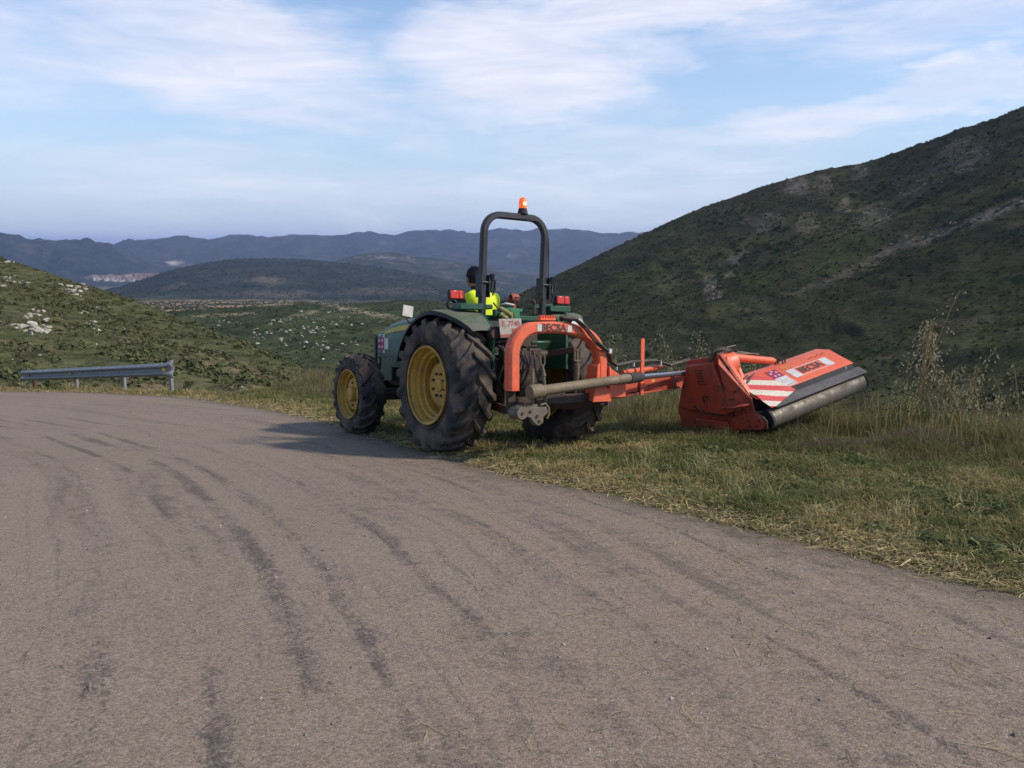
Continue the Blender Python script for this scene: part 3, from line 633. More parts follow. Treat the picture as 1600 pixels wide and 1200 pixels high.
# orchard rows far down in the valley
bv = bvh_of(A[60:]) if False else None
d0 = at(330.0, 478.0, 1350.0)
rows_ = []
for a in np.arange(-260, 190, 11.0):
    for b in np.arange(-420, 380, 16.0):
        rows_.append((d0[0] + a * 0.94 + b * 0.2 + g.normal(0, 1.4), d0[1] + b + a * 0.1 + g.normal(0, 1.4)))
rows_ = np.array(rows_)
VT = HILL['valley']; bvv = bvh_of(VT)
pts = []
for x, y in rows_:
    if g.random() < 0.18: continue
    h = bvv.ray_cast(Vector((x, y, 500)), Vector((0, 0, -1)))
    if h[0]: pts.append(tuple(h[0]))
P = np.array(pts); k = g.random(len(P))[:, None]
col = (1 - k) * np.array([0.035, 0.045, 0.025]) + k * np.array([0.085, 0.095, 0.05])
tag(bushes('orchard_trees', P + [0, 0, 1.2], 4.0 + 1.5 * g.random(len(P)), col, 12, 0.8, 0.5, 6), 'rows of small orchard trees on tan soil in the valley')
# wood on the dark hill
A = HILL['dark']; P, j, i = sample(A, 9000, inview(A), 14); k = g.random(len(P))[:, None]
col = (1 - k) * np.array([0.020, 0.029, 0.019]) + k * np.array([0.036, 0.045, 0.027])
bushes('distant_woodland', P, 4 + 6 * g.random(len(P)), col, 7, 0.7, 0.6, 7)

# ------------------------------------------------------------------ mesh building for machines
class MB:
    def __init__(s): s.v = []; s.f = []; s.m = []
    def add(s, V, F, mi=0):
        o = len(s.v); s.v += [tuple(map(float, q)) for q in V]; s.f += [tuple(int(i) + o for i in q) for q in F]; s.m += [mi] * len(F); return s
    def box(s, c, d, rot=None, mi=0, taper=1.0):
        x, y, z = d[0] / 2, d[1] / 2, d[2] / 2
        V = [Vector((a * x * (taper if e > 0 else 1), b * y * (taper if e > 0 else 1), e * z)) for e in (-1, 1) for b in (-1, 1) for a in (-1, 1)]
        if rot is not None:
            Q = Euler(rot).to_matrix() if not isinstance(rot, Matrix) else rot
            V = [Q @ q for q in V]
        V = [q + Vector(c) for q in V]
        return s.add(V, [(0, 2, 3, 1), (4, 5, 7, 6), (0, 1, 5, 4), (2, 6, 7, 3), (0, 4, 6, 2), (1, 3, 7, 5)], mi)
    def bar(s, a, b, w, h, up=(0, 0, 1), mi=0):
        a = Vector(a); b = Vector(b); t = (b - a).normalized(); r = t.cross(Vector(up)).normalized(); u = r.cross(t)
        V = [p + r * (w / 2 * i) + u * (h / 2 * j) for p in (a, b) for i, j in ((-1, -1), (1, -1), (1, 1), (-1, 1))]
        return s.add(V, [(0, 3, 2, 1), (4, 5, 6, 7), (0, 1, 5, 4), (1, 2, 6, 5), (2, 3, 7, 6), (3, 0, 4, 7)], mi)
    def cyl(s, a, b, r0, r1=None, n=20, mi=0, cap=True):
        r1 = r0 if r1 is None else r1; a = Vector(a); b = Vector(b); t = (b - a).normalized()
        r = t.cross(Vector((0, 0, 1)) if abs(t.z) < 0.9 else Vector((1, 0, 0))).normalized(); u = r.cross(t); V = []
        for p, q in ((a, r0), (b, r1)): V += [p + (r * math.cos(k * 2 * math.pi / n) + u * math.sin(k * 2 * math.pi / n)) * q for k in range(n)]
        F = [(k, (k + 1) % n, n + (k + 1) % n, n + k) for k in range(n)]
        if cap: F += [tuple(range(n))[::-1], tuple(range(n, 2 * n))]
        return s.add(V, F, mi)
    def tube(s, pts, r, n=10, mi=0, square=None, up=(0, 0, 1), cap=True):
        pts = [Vector(p) for p in pts]; V = []; L = len(pts)
        prof = [(math.cos(2 * math.pi * k / n) * r, math.sin(2 * math.pi * k / n) * r) for k in range(n)]
        if square: w, h, c = square; prof = [(w / 2 - c, -h / 2), (w / 2, -h / 2 + c), (w / 2, h / 2 - c), (w / 2 - c, h / 2), (-w / 2 + c, h / 2), (-w / 2, h / 2 - c), (-w / 2, -h / 2 + c), (-w / 2 + c, -h / 2)]
        n = len(prof); rr = None
        for i, p in enumerate(pts):
            t = (pts[min(i + 1, L - 1)] - pts[max(i - 1, 0)]).normalized()
            if square: rr = t.cross(Vector(up)).normalized()
            elif rr is None: rr = t.cross(Vector((0, 0, 1)) if abs(t.z) < 0.9 else Vector((1, 0, 0))).normalized()
            else: rr = (rr - t * rr.dot(t)).normalized()
            u = rr.cross(t); V += [p + rr * a + u * b for a, b in prof]
        F = [(i * n + k, i * n + (k + 1) % n, (i + 1) * n + (k + 1) % n, (i + 1) * n + k) for i in range(L - 1) for k in range(n)]
        if cap: F += [tuple(range(n))[::-1], tuple(range((L - 1) * n, L * n))]
        return s.add(V, F, mi)
    def lathe(s, prof, n=48, axis='x', c=(0, 0, 0), mi=0, close=False):
        V = []; 
        for h, r in prof:
            for k in range(n):
                a = 2 * math.pi * k / n; ca, sa = math.cos(a) * r, math.sin(a) * r
                V.append((c[0] + h, c[1] + ca, c[2] + sa) if axis == 'x' else (c[0] + ca, c[1] + sa, c[2] + h) if axis == 'z' else (c[0] + ca, c[1] + h, c[2] + sa))
        L = len(prof); F = [(i * n + k, i * n + (k + 1) % n, (i + 1) * n + (k + 1) % n, (i + 1) * n + k) for i in range(L - 1) for k in range(n)]
        if close: F += [((L - 1) * n + k, (L - 1) * n + (k + 1) % n, (k + 1) % n, k) for k in range(n)]
        return s.add(V, F, mi)
    def prism(s, poly, a, b, axis='x', mi=0):
        """polygon (u, v) swept along an axis from a to b; u, v are the two other coordinates in order"""
        def P(h, u, v): return (h, u, v) if axis == 'x' else (u, h, v) if axis == 'y' else (u, v, h)
        n = len(poly); V = [P(a, *q) for q in poly] + [P(b, *q) for q in poly]
        return s.add(V, [tuple(range(n)), tuple(range(n, 2 * n))[::-1]] + [(k, n + k, n + (k + 1) % n, (k + 1) % n) for k in range(n)], mi)
    def build(s, name, mats, parent=None, bevel=0.0, smooth=True, seg=1, angle=35):
        me = bpy.data.meshes.new(name); me.from_pydata(s.v, [], s.f)
        mats = mats if isinstance(mats, (list, tuple)) else [mats]
        for m in mats: me.materials.append(m)
        me.polygons.foreach_set('material_index', s.m); me.validate()
        bm = bmesh.new(); bm.from_mesh(me); bmesh.ops.recalc_face_normals(bm, faces=bm.faces); bm.to_mesh(me); bm.free()
        if smooth:
            me.polygons.foreach_set('use_smooth', [True] * len(me.polygons)); me.set_sharp_from_angle(angle=R(angle))
        o = bpy.data.objects.new(name, me); COL.objects.link(o)
        if bevel:
            b = o.modifiers.new('bevel', 'BEVEL'); b.width = bevel; b.segments = seg; b.limit_method = 'ANGLE'; b.angle_limit = R(40)
        if parent: o.parent = parent
        return o
def islands(mb):
    par = list(range(len(mb.v)))
    def find(a):
        while par[a] != a: par[a] = par[par[a]]; a = par[a]
        return a
    for f in mb.f:
        for q in f[1:]: par[find(q)] = find(f[0])
    groups = {}
    for f, mi in zip(mb.f, mb.m): groups.setdefault(find(f[0]), []).append((f, mi))
    out = []
    for fs in groups.values():
        used = sorted({q for f, _ in fs for q in f}); ix_ = {q: k for k, q in enumerate(used)}
        n = MB(); n.v = [mb.v[q] for q in used]; n.f = [tuple(ix_[q] for q in f) for f, _ in fs]; n.m = [mi for _, mi in fs]; out.append(n)
    return out
def split_build(mb, name, mats, parent=None, **kw):
    """every separate piece becomes an object of its own"""
    return [n.build(name, mats, parent, **kw) for n in islands(mb)]
def empty(name, M4=None, label=None, cat=None, group=None):
    o = bpy.data.objects.new(name, None); COL.objects.link(o); o.empty_display_size = 0.2
    if M4 is not None: o.matrix_world = M4
    return tag(o, label, cat, group)
def copy_tree(o, parent):
    c = o.copy(); COL.objects.link(c); c.parent = parent
    for ch in list(o.children): copy_tree(ch, c)
    return c
def text_mesh(name, body, size, mat, parent, M4, bold=0.0, sx=1.0, thick=0.002):
    cu = bpy.data.curves.new(name, 'FONT'); cu.body = body; cu.size = size; cu.extrude = thick / 2; cu.offset = bold; cu.align_x = 'CENTER'; cu.align_y = 'CENTER'; cu.resolution_u = 3
    t = bpy.data.objects.new(name + '_tmp', cu); COL.objects.link(t)
    dg = bpy.context.evaluated_depsgraph_get(); me = bpy.data.meshes.new_from_object(t.evaluated_get(dg)); bpy.data.objects.remove(t)
    me.transform(M4 @ Matrix.Diagonal((sx, 1, 1, 1))); me.materials.clear(); me.materials.append(mat)
    o = bpy.data.objects.new(name, me); COL.objects.link(o); o.parent = parent; return o
def basis(o, x, y):
    """matrix whose local x and y run along x and y, for things laid flat on a face"""
    x = Vector(x).normalized(); y = Vector(y); y = (y - x * y.dot(x)).normalized(); z = x.cross(y)
    m = Matrix((x, y, z)).transposed().to_4x4(); m.translation = Vector(o); return m

# ------------------------------------------------------------------ tractor
TM = Matrix.Translation((-.102, 9.517, -2.257)) @ Matrix.Rotation(.602, 4, 'Z') @ Matrix.Rotation(-.086, 4, 'X') @ Matrix.Rotation(.063, 4, 'Y')
tr = empty('tractor', TM, 'green tractor with yellow wheels, black roll bar and amber beacon, standing on the verge edge', 'tractor')

def tyre(Rt, w, rim_r, nl, lugh, sign, name, parent):
    m = MB(); rc = Rt - lugh; hw = w / 2
    prof = [(-hw * .78, rim_r - .01), (-hw * .95, rim_r + .03), (-hw * 1.06, rim_r + (rc - rim_r) * .45), (-hw * 1.04, rim_r + (rc - rim_r) * .7), (-hw * .96, rc - .055), (-hw * .86, rc - .03), (-hw * .5, rc - .008), (0, rc),
            (hw * .5, rc - .008), (hw * .86, rc - .03), (hw * .96, rc - .055), (hw * 1.04, rim_r + (rc - rim_r) * .7), (hw * 1.06, rim_r + (rc - rim_r) * .45), (hw * .95, rim_r + .03), (hw * .78, rim_r - .01)]
    m.lathe(prof, 72)
    # sidewall rings
    for sd in (-1, 1):
        xr = sd * hw * 1.065
        m.lathe([(xr - sd * .02, rim_r + .055), (xr + sd * .003, rim_r + .06), (xr - sd * .012, rim_r + .07)], 72)
    dphi = 2 * math.pi / nl
    for side in (-1, 1):
        for k in range(nl):
            a0 = k * dphi + (dphi / 2 if side > 0 else 0); st = []
            for j, t in enumerate((-0.06, .12, .35, .6, .82, 1.0, 1.16, 1.34)):
                x = side * hw * t if t <= 1 else side * hw * (1.0 + .06 * (t - 1) / .34)
                rs = (rc - .004 - .03 * max(0, t) ** 2) if t <= 1 else rc - .04 - (t - 1) * .30
                da = (1 - t) * .30 * (1.0 - 0.25 * t) * (0.42 / w * w / .42) if t <= 1 else (1 - t) * .10
                h = lugh * (1.0 if t <= .85 else .85 if t <= 1 else .35 if t < 1.2 else .02)
                bw = (.040 + .014 * t) * (w / .43) ** .5; tw = bw * .60
                st.append((x, rs, a0 + da, h, bw / rs, tw / rs))
            V = []
            for x, rs, a, h, bw, tw in st:
                nx_ = 0 if abs(x) < hw * .98 else math.copysign(1, x)
                for dr, dw in ((-.012, -bw), (h, -tw), (h, tw), (-.012, bw)):
                    r_ = rs + dr * (1 if not nx_ else .55); xx = x + nx_ * dr * .55
                    V.append((xx, -r_ * math.cos(a + dw), r_ * math.sin(a + dw)))
            F = [(i * 4 + q, i * 4 + q + 1, i * 4 + q + 5, i * 4 + q + 4) for i in range(len(st) - 1) for q in range(3)] + [(0, 3, 2, 1), (len(V) - 4, len(V) - 3, len(V) - 2, len(V) - 1)]
            m.add(V, F)
    return m.build(name, M['tyre'], parent, bevel=.004, angle=30)
def wheel(loc, side, Rt, w, rim_r, nl, lugh, front):
    e = bpy.data.objects.new('front_wheel' if front else 'rear_wheel', None); COL.objects.link(e); e.parent = tr; e.location = loc
    if side > 0: e.rotation_euler = (0, 0, math.pi)      # the outer face is built towards -x
    t = tyre(Rt, w, rim_r, nl, lugh, side, 'tyre', e)
    if side > 0:      # keep the tread pointing the same way on both sides
        t.scale = (1, -1, 1)
    m = MB(); o = -w / 2
    if not front:
        m.lathe([(o - .012, rim_r - .004), (o - .018, rim_r + .014), (o - .004, rim_r + .022), (o + .012, rim_r + .012), (o + .018, rim_r - .012), (o + .05, rim_r - .028), (o + .085, rim_r - .030), (o + .095, rim_r - .058),
                 (o + .14, rim_r - .064), (o + .15, rim_r - .085), (o + .26, rim_r - .085), (o + .33, rim_r - .05), (w / 2 - .02, rim_r - .02), (w / 2, rim_r + .015)], 72)
        rim = m.build('rim', M['yellow'], e)
        d = MB(); x0 = o + .160
        d.lathe([(x0 + .08, rim_r - .084), (x0 + .07, rim_r - .12), (x0 + .02, .235), (x0, .225), (x0 - .004, .17), (x0 - .004, .075), (x0 - .02, .07), (x0 - .022, .0001)], 56)
        d.build('wheel_disc', M['yellow'], e)
        b = MB()
        for k in range(8):
            a = 2 * math.pi * (k + .5) / 8; b.cyl((x0 - .004, .125 * math.cos(a), .125 * math.sin(a)), (x0 - .03, .125 * math.cos(a), .125 * math.sin(a)), .017, .015, 6)
        split_build(b, 'bolt', M['rust'], e, bevel=.002)
        b = MB()
        for k in range(4):
            a = 2 * math.pi * (k + .5) / 4 + .3; b.box((x0 + .07, .29 * math.cos(a), .29 * math.sin(a)), (.04, .05, .05), (a, 0, 0))
        split_build(b, 'rim_lug', M['iron'], e, bevel=.003)
    else:
        m.lathe([(o - .008, rim_r - .004), (o - .014, rim_r + .010), (o - .002, rim_r + .018), (o + .012, rim_r + .006), (o + .02, rim_r - .018), (o + .07, rim_r - .026), (o + .08, rim_r - .05), (o + .2, rim_r - .05), (w / 2 - .02, rim_r - .02), (w / 2, rim_r + .01)], 60)
        m.build('rim', M['yellow'], e)
        d = MB(); x0 = o + .075
        d.lathe([(x0 + .09, rim_r - .05), (x0 + .06, rim_r - .07), (x0 + .0, .20), (x0 - .004, .13), (x0 - .004, .10)], 48); d.build('wheel_disc', M['yellow'], e)
        d = MB(); d.lathe([(x0 + .0, .098), (x0 - .05, .095), (x0 - .065, .082), (x0 - .068, .02), (x0 - .075, .018), (x0 - .075, .0001)], 36); d.build('hub', M['yellow'], e)
        b = MB()
        for k in range(6):
            a = 2 * math.pi * (k + .5) / 6; b.cyl((x0, .145 * math.cos(a), .145 * math.sin(a)), (x0 - .024, .145 * math.cos(a), .145 * math.sin(a)), .016, .014, 6)
        split_build(b, 'bolt', M['rust'], e, bevel=.002)
    return e
for sx in (-1, 1): wheel((sx * .77, 0, .735), sx, .745, .43, .405, 19, .040, False)
for sx in (-1, 1): wheel((sx * .77, 2.22, .516), sx, .535, .30, .305, 18, .028, True)

# driveline
m = MB(); m.box((0, .55, .72), (.36, 1.5, .44)); m.box((0, .0, .80), (.50, .46, .42)); m.box((0, 1.15, .62), (.44, .5, .30)); m.cyl((0, 1.9, .60), (0, .9, .60), .13, .15, 16); m.build('gearbox_housing', M['iron'], tr, bevel=.02)
m = MB(); m.cyl((-.56, 0, .74), (.56, 0, .74), .115, None, 24); m.cyl((-.50, 0, .74), (-.30, 0, .74), .16, .19); m.cyl((.50, 0, .74), (.30, 0, .74), .16, .19); m.build('rear_axle', M['green'], tr, bevel=.006)
m = MB(); m.box((0, 2.22, .50), (.95, .16, .15)); m.cyl((-.64, 2.22, .516), (-.45, 2.22, .516), .13); m.cyl((.64, 2.22, .516), (.45, 2.22, .516), .13); m.cyl((0, 2.2, .5), (0, 1.3, .58), .045)
m.tube([(-.55, 2.02, .52), (-.2, 2.0, .53), (.2, 2.0, .53), (.55, 2.02, .52)], .022, 8); m.build('front_axle', M['iron'], tr, bevel=.008)
m = MB(); m.box((0, 1.75, .84), (.42, 1.35, .46)); m.box((0, 2.45, .74), (.36, .5, .22)); m.cyl((.2, 1.9, .95), (.31, 1.9, .95), .09); m.cyl((-.21, 1.55, .85), (-.29, 1.55, .85), .07); m.box((-.25, 1.35, .72), (.12, .35, .2)); m.box((-.24, 2.1, .93), (.08, .3, .14)); m.box((.24, 1.5, .75), (.1, .5, .22)); m.build('engine', M['iron'], tr, bevel=.012)
# bonnet
def bonnet_section(y, zt, w, zb):
    c = .09
    return [(-w, zb), (-w, zt - c * 1.3), (-w + .02, zt - c * .75), (-w + c, zt - .02), (-w * .35, zt), (w * .35, zt), (w - c, zt - .02), (w - .02, zt - c * .75), (w, zt - c * 1.3), (w, zb)]
m = MB(); secs = [(.95, 1.53, .34, 1.0), (1.4, 1.53, .34, 1.0), (1.9, 1.50, .335, 1.0), (2.25, 1.455, .33, 1.0), (2.5, 1.39, .32, .98), (2.65, 1.32, .30, .96), (2.70, 1.25, .28, .96)]
V = []; 
for y, zt, w, zb in secs: V += [(x, y, z) for x, z in bonnet_section(y, zt, w, zb)]
F = [(i * 10 + k, i * 10 + k + 1, (i + 1) * 10 + k + 1, (i + 1) * 10 + k) for i in range(6) for k in range(9)] + [tuple(range(10))[::-1], tuple(range(60, 70))]
m.add(V, F); bonnet = m.build('bonnet', M['green'], tr, bevel=.006)
m = MB()
for sx in (-1, 1):
    V = []; 
    for y, z, x, h in ((1.0, 1.385, .343, .034), (1.5, 1.385, .343, .034), (1.95, 1.36, .338, .030), (2.2, 1.33, .3345, .024), (2.36, 1.300, .331, .014)): V += [(sx * (x + .002), y, z - h), (sx * (x + .002), y, z + h), (sx * (x - .006), y, z + h), (sx * (x - .006), y, z - h)]
    m.add(V, [(i * 4 + k, i * 4 + (k + 1) % 4, i * 4 + 4 + (k + 1) % 4, i * 4 + 4 + k) for i in range(4) for k in range(4)] + [(0, 1, 2, 3), (16, 17, 18, 19)])
m.build('side_stripe', M['yellow_line'], bonnet, smooth=False)
m = MB(); m.box((0, 2.69, 1.02), (.50, .05, .42)); m.box((0, 2.64, .72), (.46, .10, .22))
for k in range(8): m.box((0, 2.72, .86 + k * .045), (.44, .02, .012))
m.build('front_grille', M['black'], tr, bevel=.006)
m = MB(); m.box((-.335, 2.615, 1.06), (.03, .05, .46)); m.box((.335, 2.615, 1.06), (.03, .05, .46)); split_build(m, 'grille_frame', M['black'], tr, bevel=.006)
m = MB(); m.box((0, 2.72, .60), (.44, .22, .26)); m.build('front_weight', M['green'], tr, bevel=.02)
m = MB(); m.box((-.30, 1.8, .93), (.03, 1.1, .16)); m.box((-.29, 2.35, .85), (.04, .34, .36)); m.box((.30, 1.8, .93), (.03, 1.1, .16)); split_build(m, 'side_panel', M['green'], tr, bevel=.01)
# sticker on the bonnet side
def on_bonnet(name, y0, y1, z0, z1, mat, off=.003, par=bonnet):
    m = MB(); 
    for sx in (-1,):
        def bx_(y): return np.interp(y, [1.9, 2.25, 2.5, 2.65], [.335, .33, .32, .30])
        m.add([(sx * (bx_(y0) + off), y0, z0), (sx * (bx_(y1) + off), y1, z0), (sx * (bx_(y1) + off), y1, z1), (sx * (bx_(y0) + off), y0, z1), (sx * (bx_(y0) - .004), y0, z0), (sx * (bx_(y1) - .004), y1, z0), (sx * (bx_(y1) - .004), y1, z1), (sx * (bx_(y0) - .004), y0, z1)],
              [(0, 1, 2, 3), (0, 4, 5, 1), (1, 5, 6, 2), (2, 6, 7, 3), (3, 7, 4, 0)])
    return m.build(name, mat, par, smooth=False)
st = on_bonnet('sticker', 2.36, 2.60, 1.04, 1.29, M['white'])
m = on_bonnet('sticker_print', 2.385, 2.575, 1.075, 1.25, M['magenta'], .0045, bonnet)
def flower(mb, P, rad):
    """five little petals standing around a centre, laid by P(u, v)"""
    for k in range(5):
        a = 2 * math.pi * k / 5 + math.pi / 2; cx, cy = rad * math.cos(a), rad * math.sin(a); q = rad * .40
        ring = [P(cx + q * math.cos(t) * (1 if i % 2 else .55), cy + q * math.sin(t) * (1 if i % 2 else .55)) for i, t in enumerate(np.linspace(0, 2 * math.pi, 11)[:-1] + a)]
        mb.add(ring, [tuple(range(10))])
m = MB()
for cz in (1.205, 1.12):
    for cy in (2.43, 2.53): m.box((-.3275 + (cy - 2.43) * .08 - .0, cy, cz), (.012, .035, .035), (R(45), 0, .12))
split_build(m, 'sticker_emblem', M['white'], bonnet, smooth=False)
on_bonnet('sticker', 2.56, 2.60, .985, 1.02, M['white']); on_bonnet('headlight', 2.24, 2.345, 1.09, 1.235, M['cream'], .006)
# platform, dash, seat, wheel
m = MB(); m.box((0, .75, 1.02), (.94, 1.1, .06)); m.box((-.43, .9, .93), (.14, .5, .12)); m.box((.43, .9, .93), (.14, .5, .12)); m.build('platform', M['black'], tr, bevel=.008)
m = MB(); m.box((0, 1.12, 1.28), (.44, .26, .50), taper=.8); m.build('dashboard', M['green'], tr, bevel=.03)
m = MB(); m.tube([(.17 * math.cos(a), .86 + .17 * math.sin(a) * .9, 1.55 + .17 * math.sin(a) * .4) for a in np.linspace(0, 2 * math.pi, 25)], .013, 8, cap=False); m.cyl((0, .87, 1.55), (0, 1.05, 1.40), .025); m.bar((-.16, .86, 1.55), (.16, .86, 1.55), .02, .01); m.build('steering_wheel', M['rubber'], tr)
seat = MB(); seat.box((-.08, .30, 1.20), (.46, .46, .12)); seat.build('seat', M['black'], tr, bevel=.03, seg=2)
m = MB(); m.box((-.08, .07, 1.36), (.44, .09, .26), (R(-6), 0, 0)); m.build('seat_backrest', M['black'], tr, bevel=.03, seg=2)
# fenders
def fender(sx):
    e = MB(); m2 = MB(); V = []; n = 22; prof = []
    for k in range(n):
        a = R(18 + k * (133 - 18) / (n - 1))          # from the front, over the top, to the rear
        # flattened top: radius grows a little at the rear shoulder
        r_ = .80 + .03 * math.exp(-((math.degrees(a) - 108) / 22) ** 2)
        y, z = r_ * math.cos(a), .735 + r_ * math.sin(a) * 0.985
        prof.append((a, r_))
        ox = 1.0 - .52 * float(sstep(98, 138, math.degrees(a)))
        for x, dr in ((.50, 0), (.74, 0.006), (.90, 0), (.965, -.012), (.985, -.055), (.97, -.055), (.955, -.022), (.89, -.014), (.74, -.008), (.50, -.014)):
            V.append((sx * (.50 + (x - .50) * ox), (r_ + dr) * math.cos(a), .735 + (r_ + dr) * math.sin(a) * .985))
    F = [(i * 10 + k, i * 10 + (k + 1) % 10, (i + 1) * 10 + (k + 1) % 10, (i + 1) * 10 + k) for i in range(n - 1) for k in range(10)] + [tuple(range(10)), tuple(range((n - 1) * 10, n * 10))[::-1]]
    mi = []
    for i in range(n - 1):
        for k in range(10): mi.append(0 if k in (0, 1, 2) and i > 7 else 1)
    mi += [1, 1]
    e.v = [tuple(v) for v in V]; e.f = F; e.m = mi
    f = e.build('fender', [M['green_dusty'], M['rubber']], tr, bevel=0)
    w = MB(); poly = [(r_ * .99 * math.cos(a), .735 + r_ * .985 * math.sin(a)) for a, r_ in prof] + [(-.55, .90), (.62, .90)]
    w.prism(poly, sx * .47, sx * .50, 'x'); w.build('fender_wall', M['green'], f, smooth=False)
    return f
for sx in (-1, 1): fender(sx)
m = MB(); m.box((-.60, -.22, 1.575), (.30, .16, .07)); m.box((-.45, -.16, 1.58), (.34, .12, .05)); m.box((-.22, -.3, 1.50), (.22, .06, .10)); m.box((.60, -.2, 1.575), (.30, .16, .07)); m.box((.40, -.16, 1.60), (.3, .10, .06)); m.box((0, -.22, 1.46), (.9, .08, .06)); split_build(m, 'fender_bracket', M['green'], tr, bevel=.01)
m = MB(); m.box((-.13, -.34, 1.555), (.30, .03, .035), (0, R(5), 0)); m.box((-.10, -.36, 1.50), (.14, .03, .09)); m.box((-.24, -.36, 1.49), (.1, .05, .05)); m.build('rear_crossbar', M['green_bright'], tr, bevel=.006)
m = MB(); m.box((.66, -.50, 1.425), (.20, .16, .006), (R(33), R(4), 0)); m.build('fender_plate', M['white'], tr, bevel=.003)
# roll bar
W2, zt = .405, 2.575; pts = []
pts.append((-W2 - .012, -.20, 1.45)); pts.append((-W2 - .005, -.21, 2.0)); pts.append((-W2, -.225, 2.36))
for a in np.linspace(180, 90, 9): pts.append((-W2 + .20 + .20 * math.cos(R(a)), -.228, zt - .20 + .20 * math.sin(R(a))))
for a in np.linspace(90, 0, 9): pts.append((W2 - .20 + .20 * math.cos(R(a)), -.228, zt - .20 + .20 * math.sin(R(a))))
pts.append((W2, -.225, 2.36)); pts.append((W2 - .005, -.21, 2.0)); pts.append((W2 - .012, -.20, 1.40))
m = MB(); m.tube(pts, .04, square=(.074, .072, .014), up=(0, 1, 0)); rb_ = m.build('roll_bar', M['black'], tr)
for sx in (-1, 1):
    m = MB(); x = sx * W2
    m.box((x - .046, -.205, 1.80), (.014, .13, .24)); m.box((x + .048, -.205, 1.80), (.014, .13, .24)); m.box((x + .085, -.24, 1.80), (.05, .06, .12), (0, .2, .3)); m.cyl((x - .06, -.25, 1.84), (x + .10, -.25, 1.84), .013); m.cyl((x - .06, -.20, 1.74), (x + .09, -.20, 1.74), .016)
    m.tube([(x + .10, -.25, 1.84), (x + .12, -.27, 1.87), (x + .115, -.27, 1.77), (x + .09, -.26, 1.70), (x + .075, -.26, 1.76)], .012, 6); m.tube([(x + .07, -.26, 1.86), (x + .06, -.28, 1.93), (x + .085, -.28, 1.93), (x + .09, -.26, 1.86)], .016, 6)
    m.build('folding_hinge', M['black'], rb_, bevel=.002)
m = MB(); m.tube([(W2 + .05, -.23, 1.75), (W2 + .052, -.23, 2.1), (W2 + .047, -.235, 2.35), (W2 - .02, -.24, 2.50), (W2 - .14, -.27, 2.545), (.12, -.27, 2.535), (.11, -.23, 2.62)], .006, 6); m.tube([(.26, -.27, 2.54), (.30, -.275, 2.49), (.33, -.27, 2.50), (.31, -.27, 2.53)], .003, 5)
for z in np.arange(2.10, 2.34, .022): m.box((W2 + .055, -.23, z), (.014, .014, .008))
m.build('beacon_wire', M['rubber'], rb_)
m = MB(); m.lathe([(0, .001), (0, .058), (.02, .056), (.055, .047), (.062, .047), (.062, .001)], 24, 'z', (.10, -.228, 2.610)); bb = m.build('beacon', M['rubber'], tr)
m = MB(); m.lathe([(0, .045), (.07, .044), (.095, .040), (.115, .028), (.123, .012), (.125, .0005)], 24, 'z', (.10, -.228, 2.672)); m.build('beacon_dome', M['beacon'], bb)
m = MB(); m.lathe([(0, .0005), (0, .014), (.03, .014), (.03, .0005)], 12, 'z', (.095, -.2745, 2.705)); m.build('beacon_bulb', M['beaconcore'], bb)
# tail lamps
for sx, cx, cz in ((-1, -.655, 1.705), (1, .775, 1.685)):
    h = MB(); h.box((cx, -.06, cz + .004), (.20, .06, .108)); hs = h.build('tail_lamp', M['rubber'], tr, bevel=.02, seg=2)
    m = MB(); m.box((cx - .040, -.097, cz), (.106, .02, .088)); m.build('lens', M['redlens'], hs, bevel=.008, seg=2)
    m = MB(); m.box((cx + .053, -.097, cz), (.076, .02, .088)); m.build('lens', M['orangelens'] if sx < 0 else M['redlens'], hs, bevel=.008, seg=2)
    m = MB(); m.tube([(cx + .03, -.06, cz - .05), (cx + .04, -.06, cz - .13), (cx + .03, -.08, 1.55)], .022, 8) if sx < 0 else m.tube([(cx - .10, -.06, cz - .03), (cx - .10, -.06, cz - .11), (cx - .07, -.08, 1.55)], .016, 8)
    m.build('lamp_bracket', M['rubber'], hs)
m = MB(); m.box((-.585, -.05, 1.61), (.10, .04, .11)); m.build('lamp_box', M['iron'], tr, bevel=.01)
m = MB(); m.lathe([(-.02, .05), (.02, .055), (.03, .04)], 20, 'y', (-.70, -.04, 1.60)); m.build('work_lamp', M['rubber'], tr)
m = MB(); m.lathe([(0, .045), (.03, .055), (.09, .055), (.10, .03)], 16, 'x', (.20, .15, 1.70)); m.box((.25, .15, 1.62), (.03, .03, .12)); m.build('red_knob', M['inkred'], tr)
# mirror on its arm
m = MB(); m.tube([(-.55, .72, 1.38), (-.70, .95, 1.42), (-.72, 1.0, 1.5), (-.70, 1.02, 1.56)], .011, 8); ma = m.build('mirror_arm', M['rubber'], tr)
m = MB(); m.box((-.69, 1.0, 1.555), (.165, .022, .145), (0, R(8), R(10))); m.build('mirror', M['rubber'], ma, bevel=.012, seg=2)
m = MB(); m.box((-.6925, .9875, 1.555), (.150, .004, .130), (0, R(8), R(10))); m.build('mirror_face', M['white'], ma, bevel=.001)
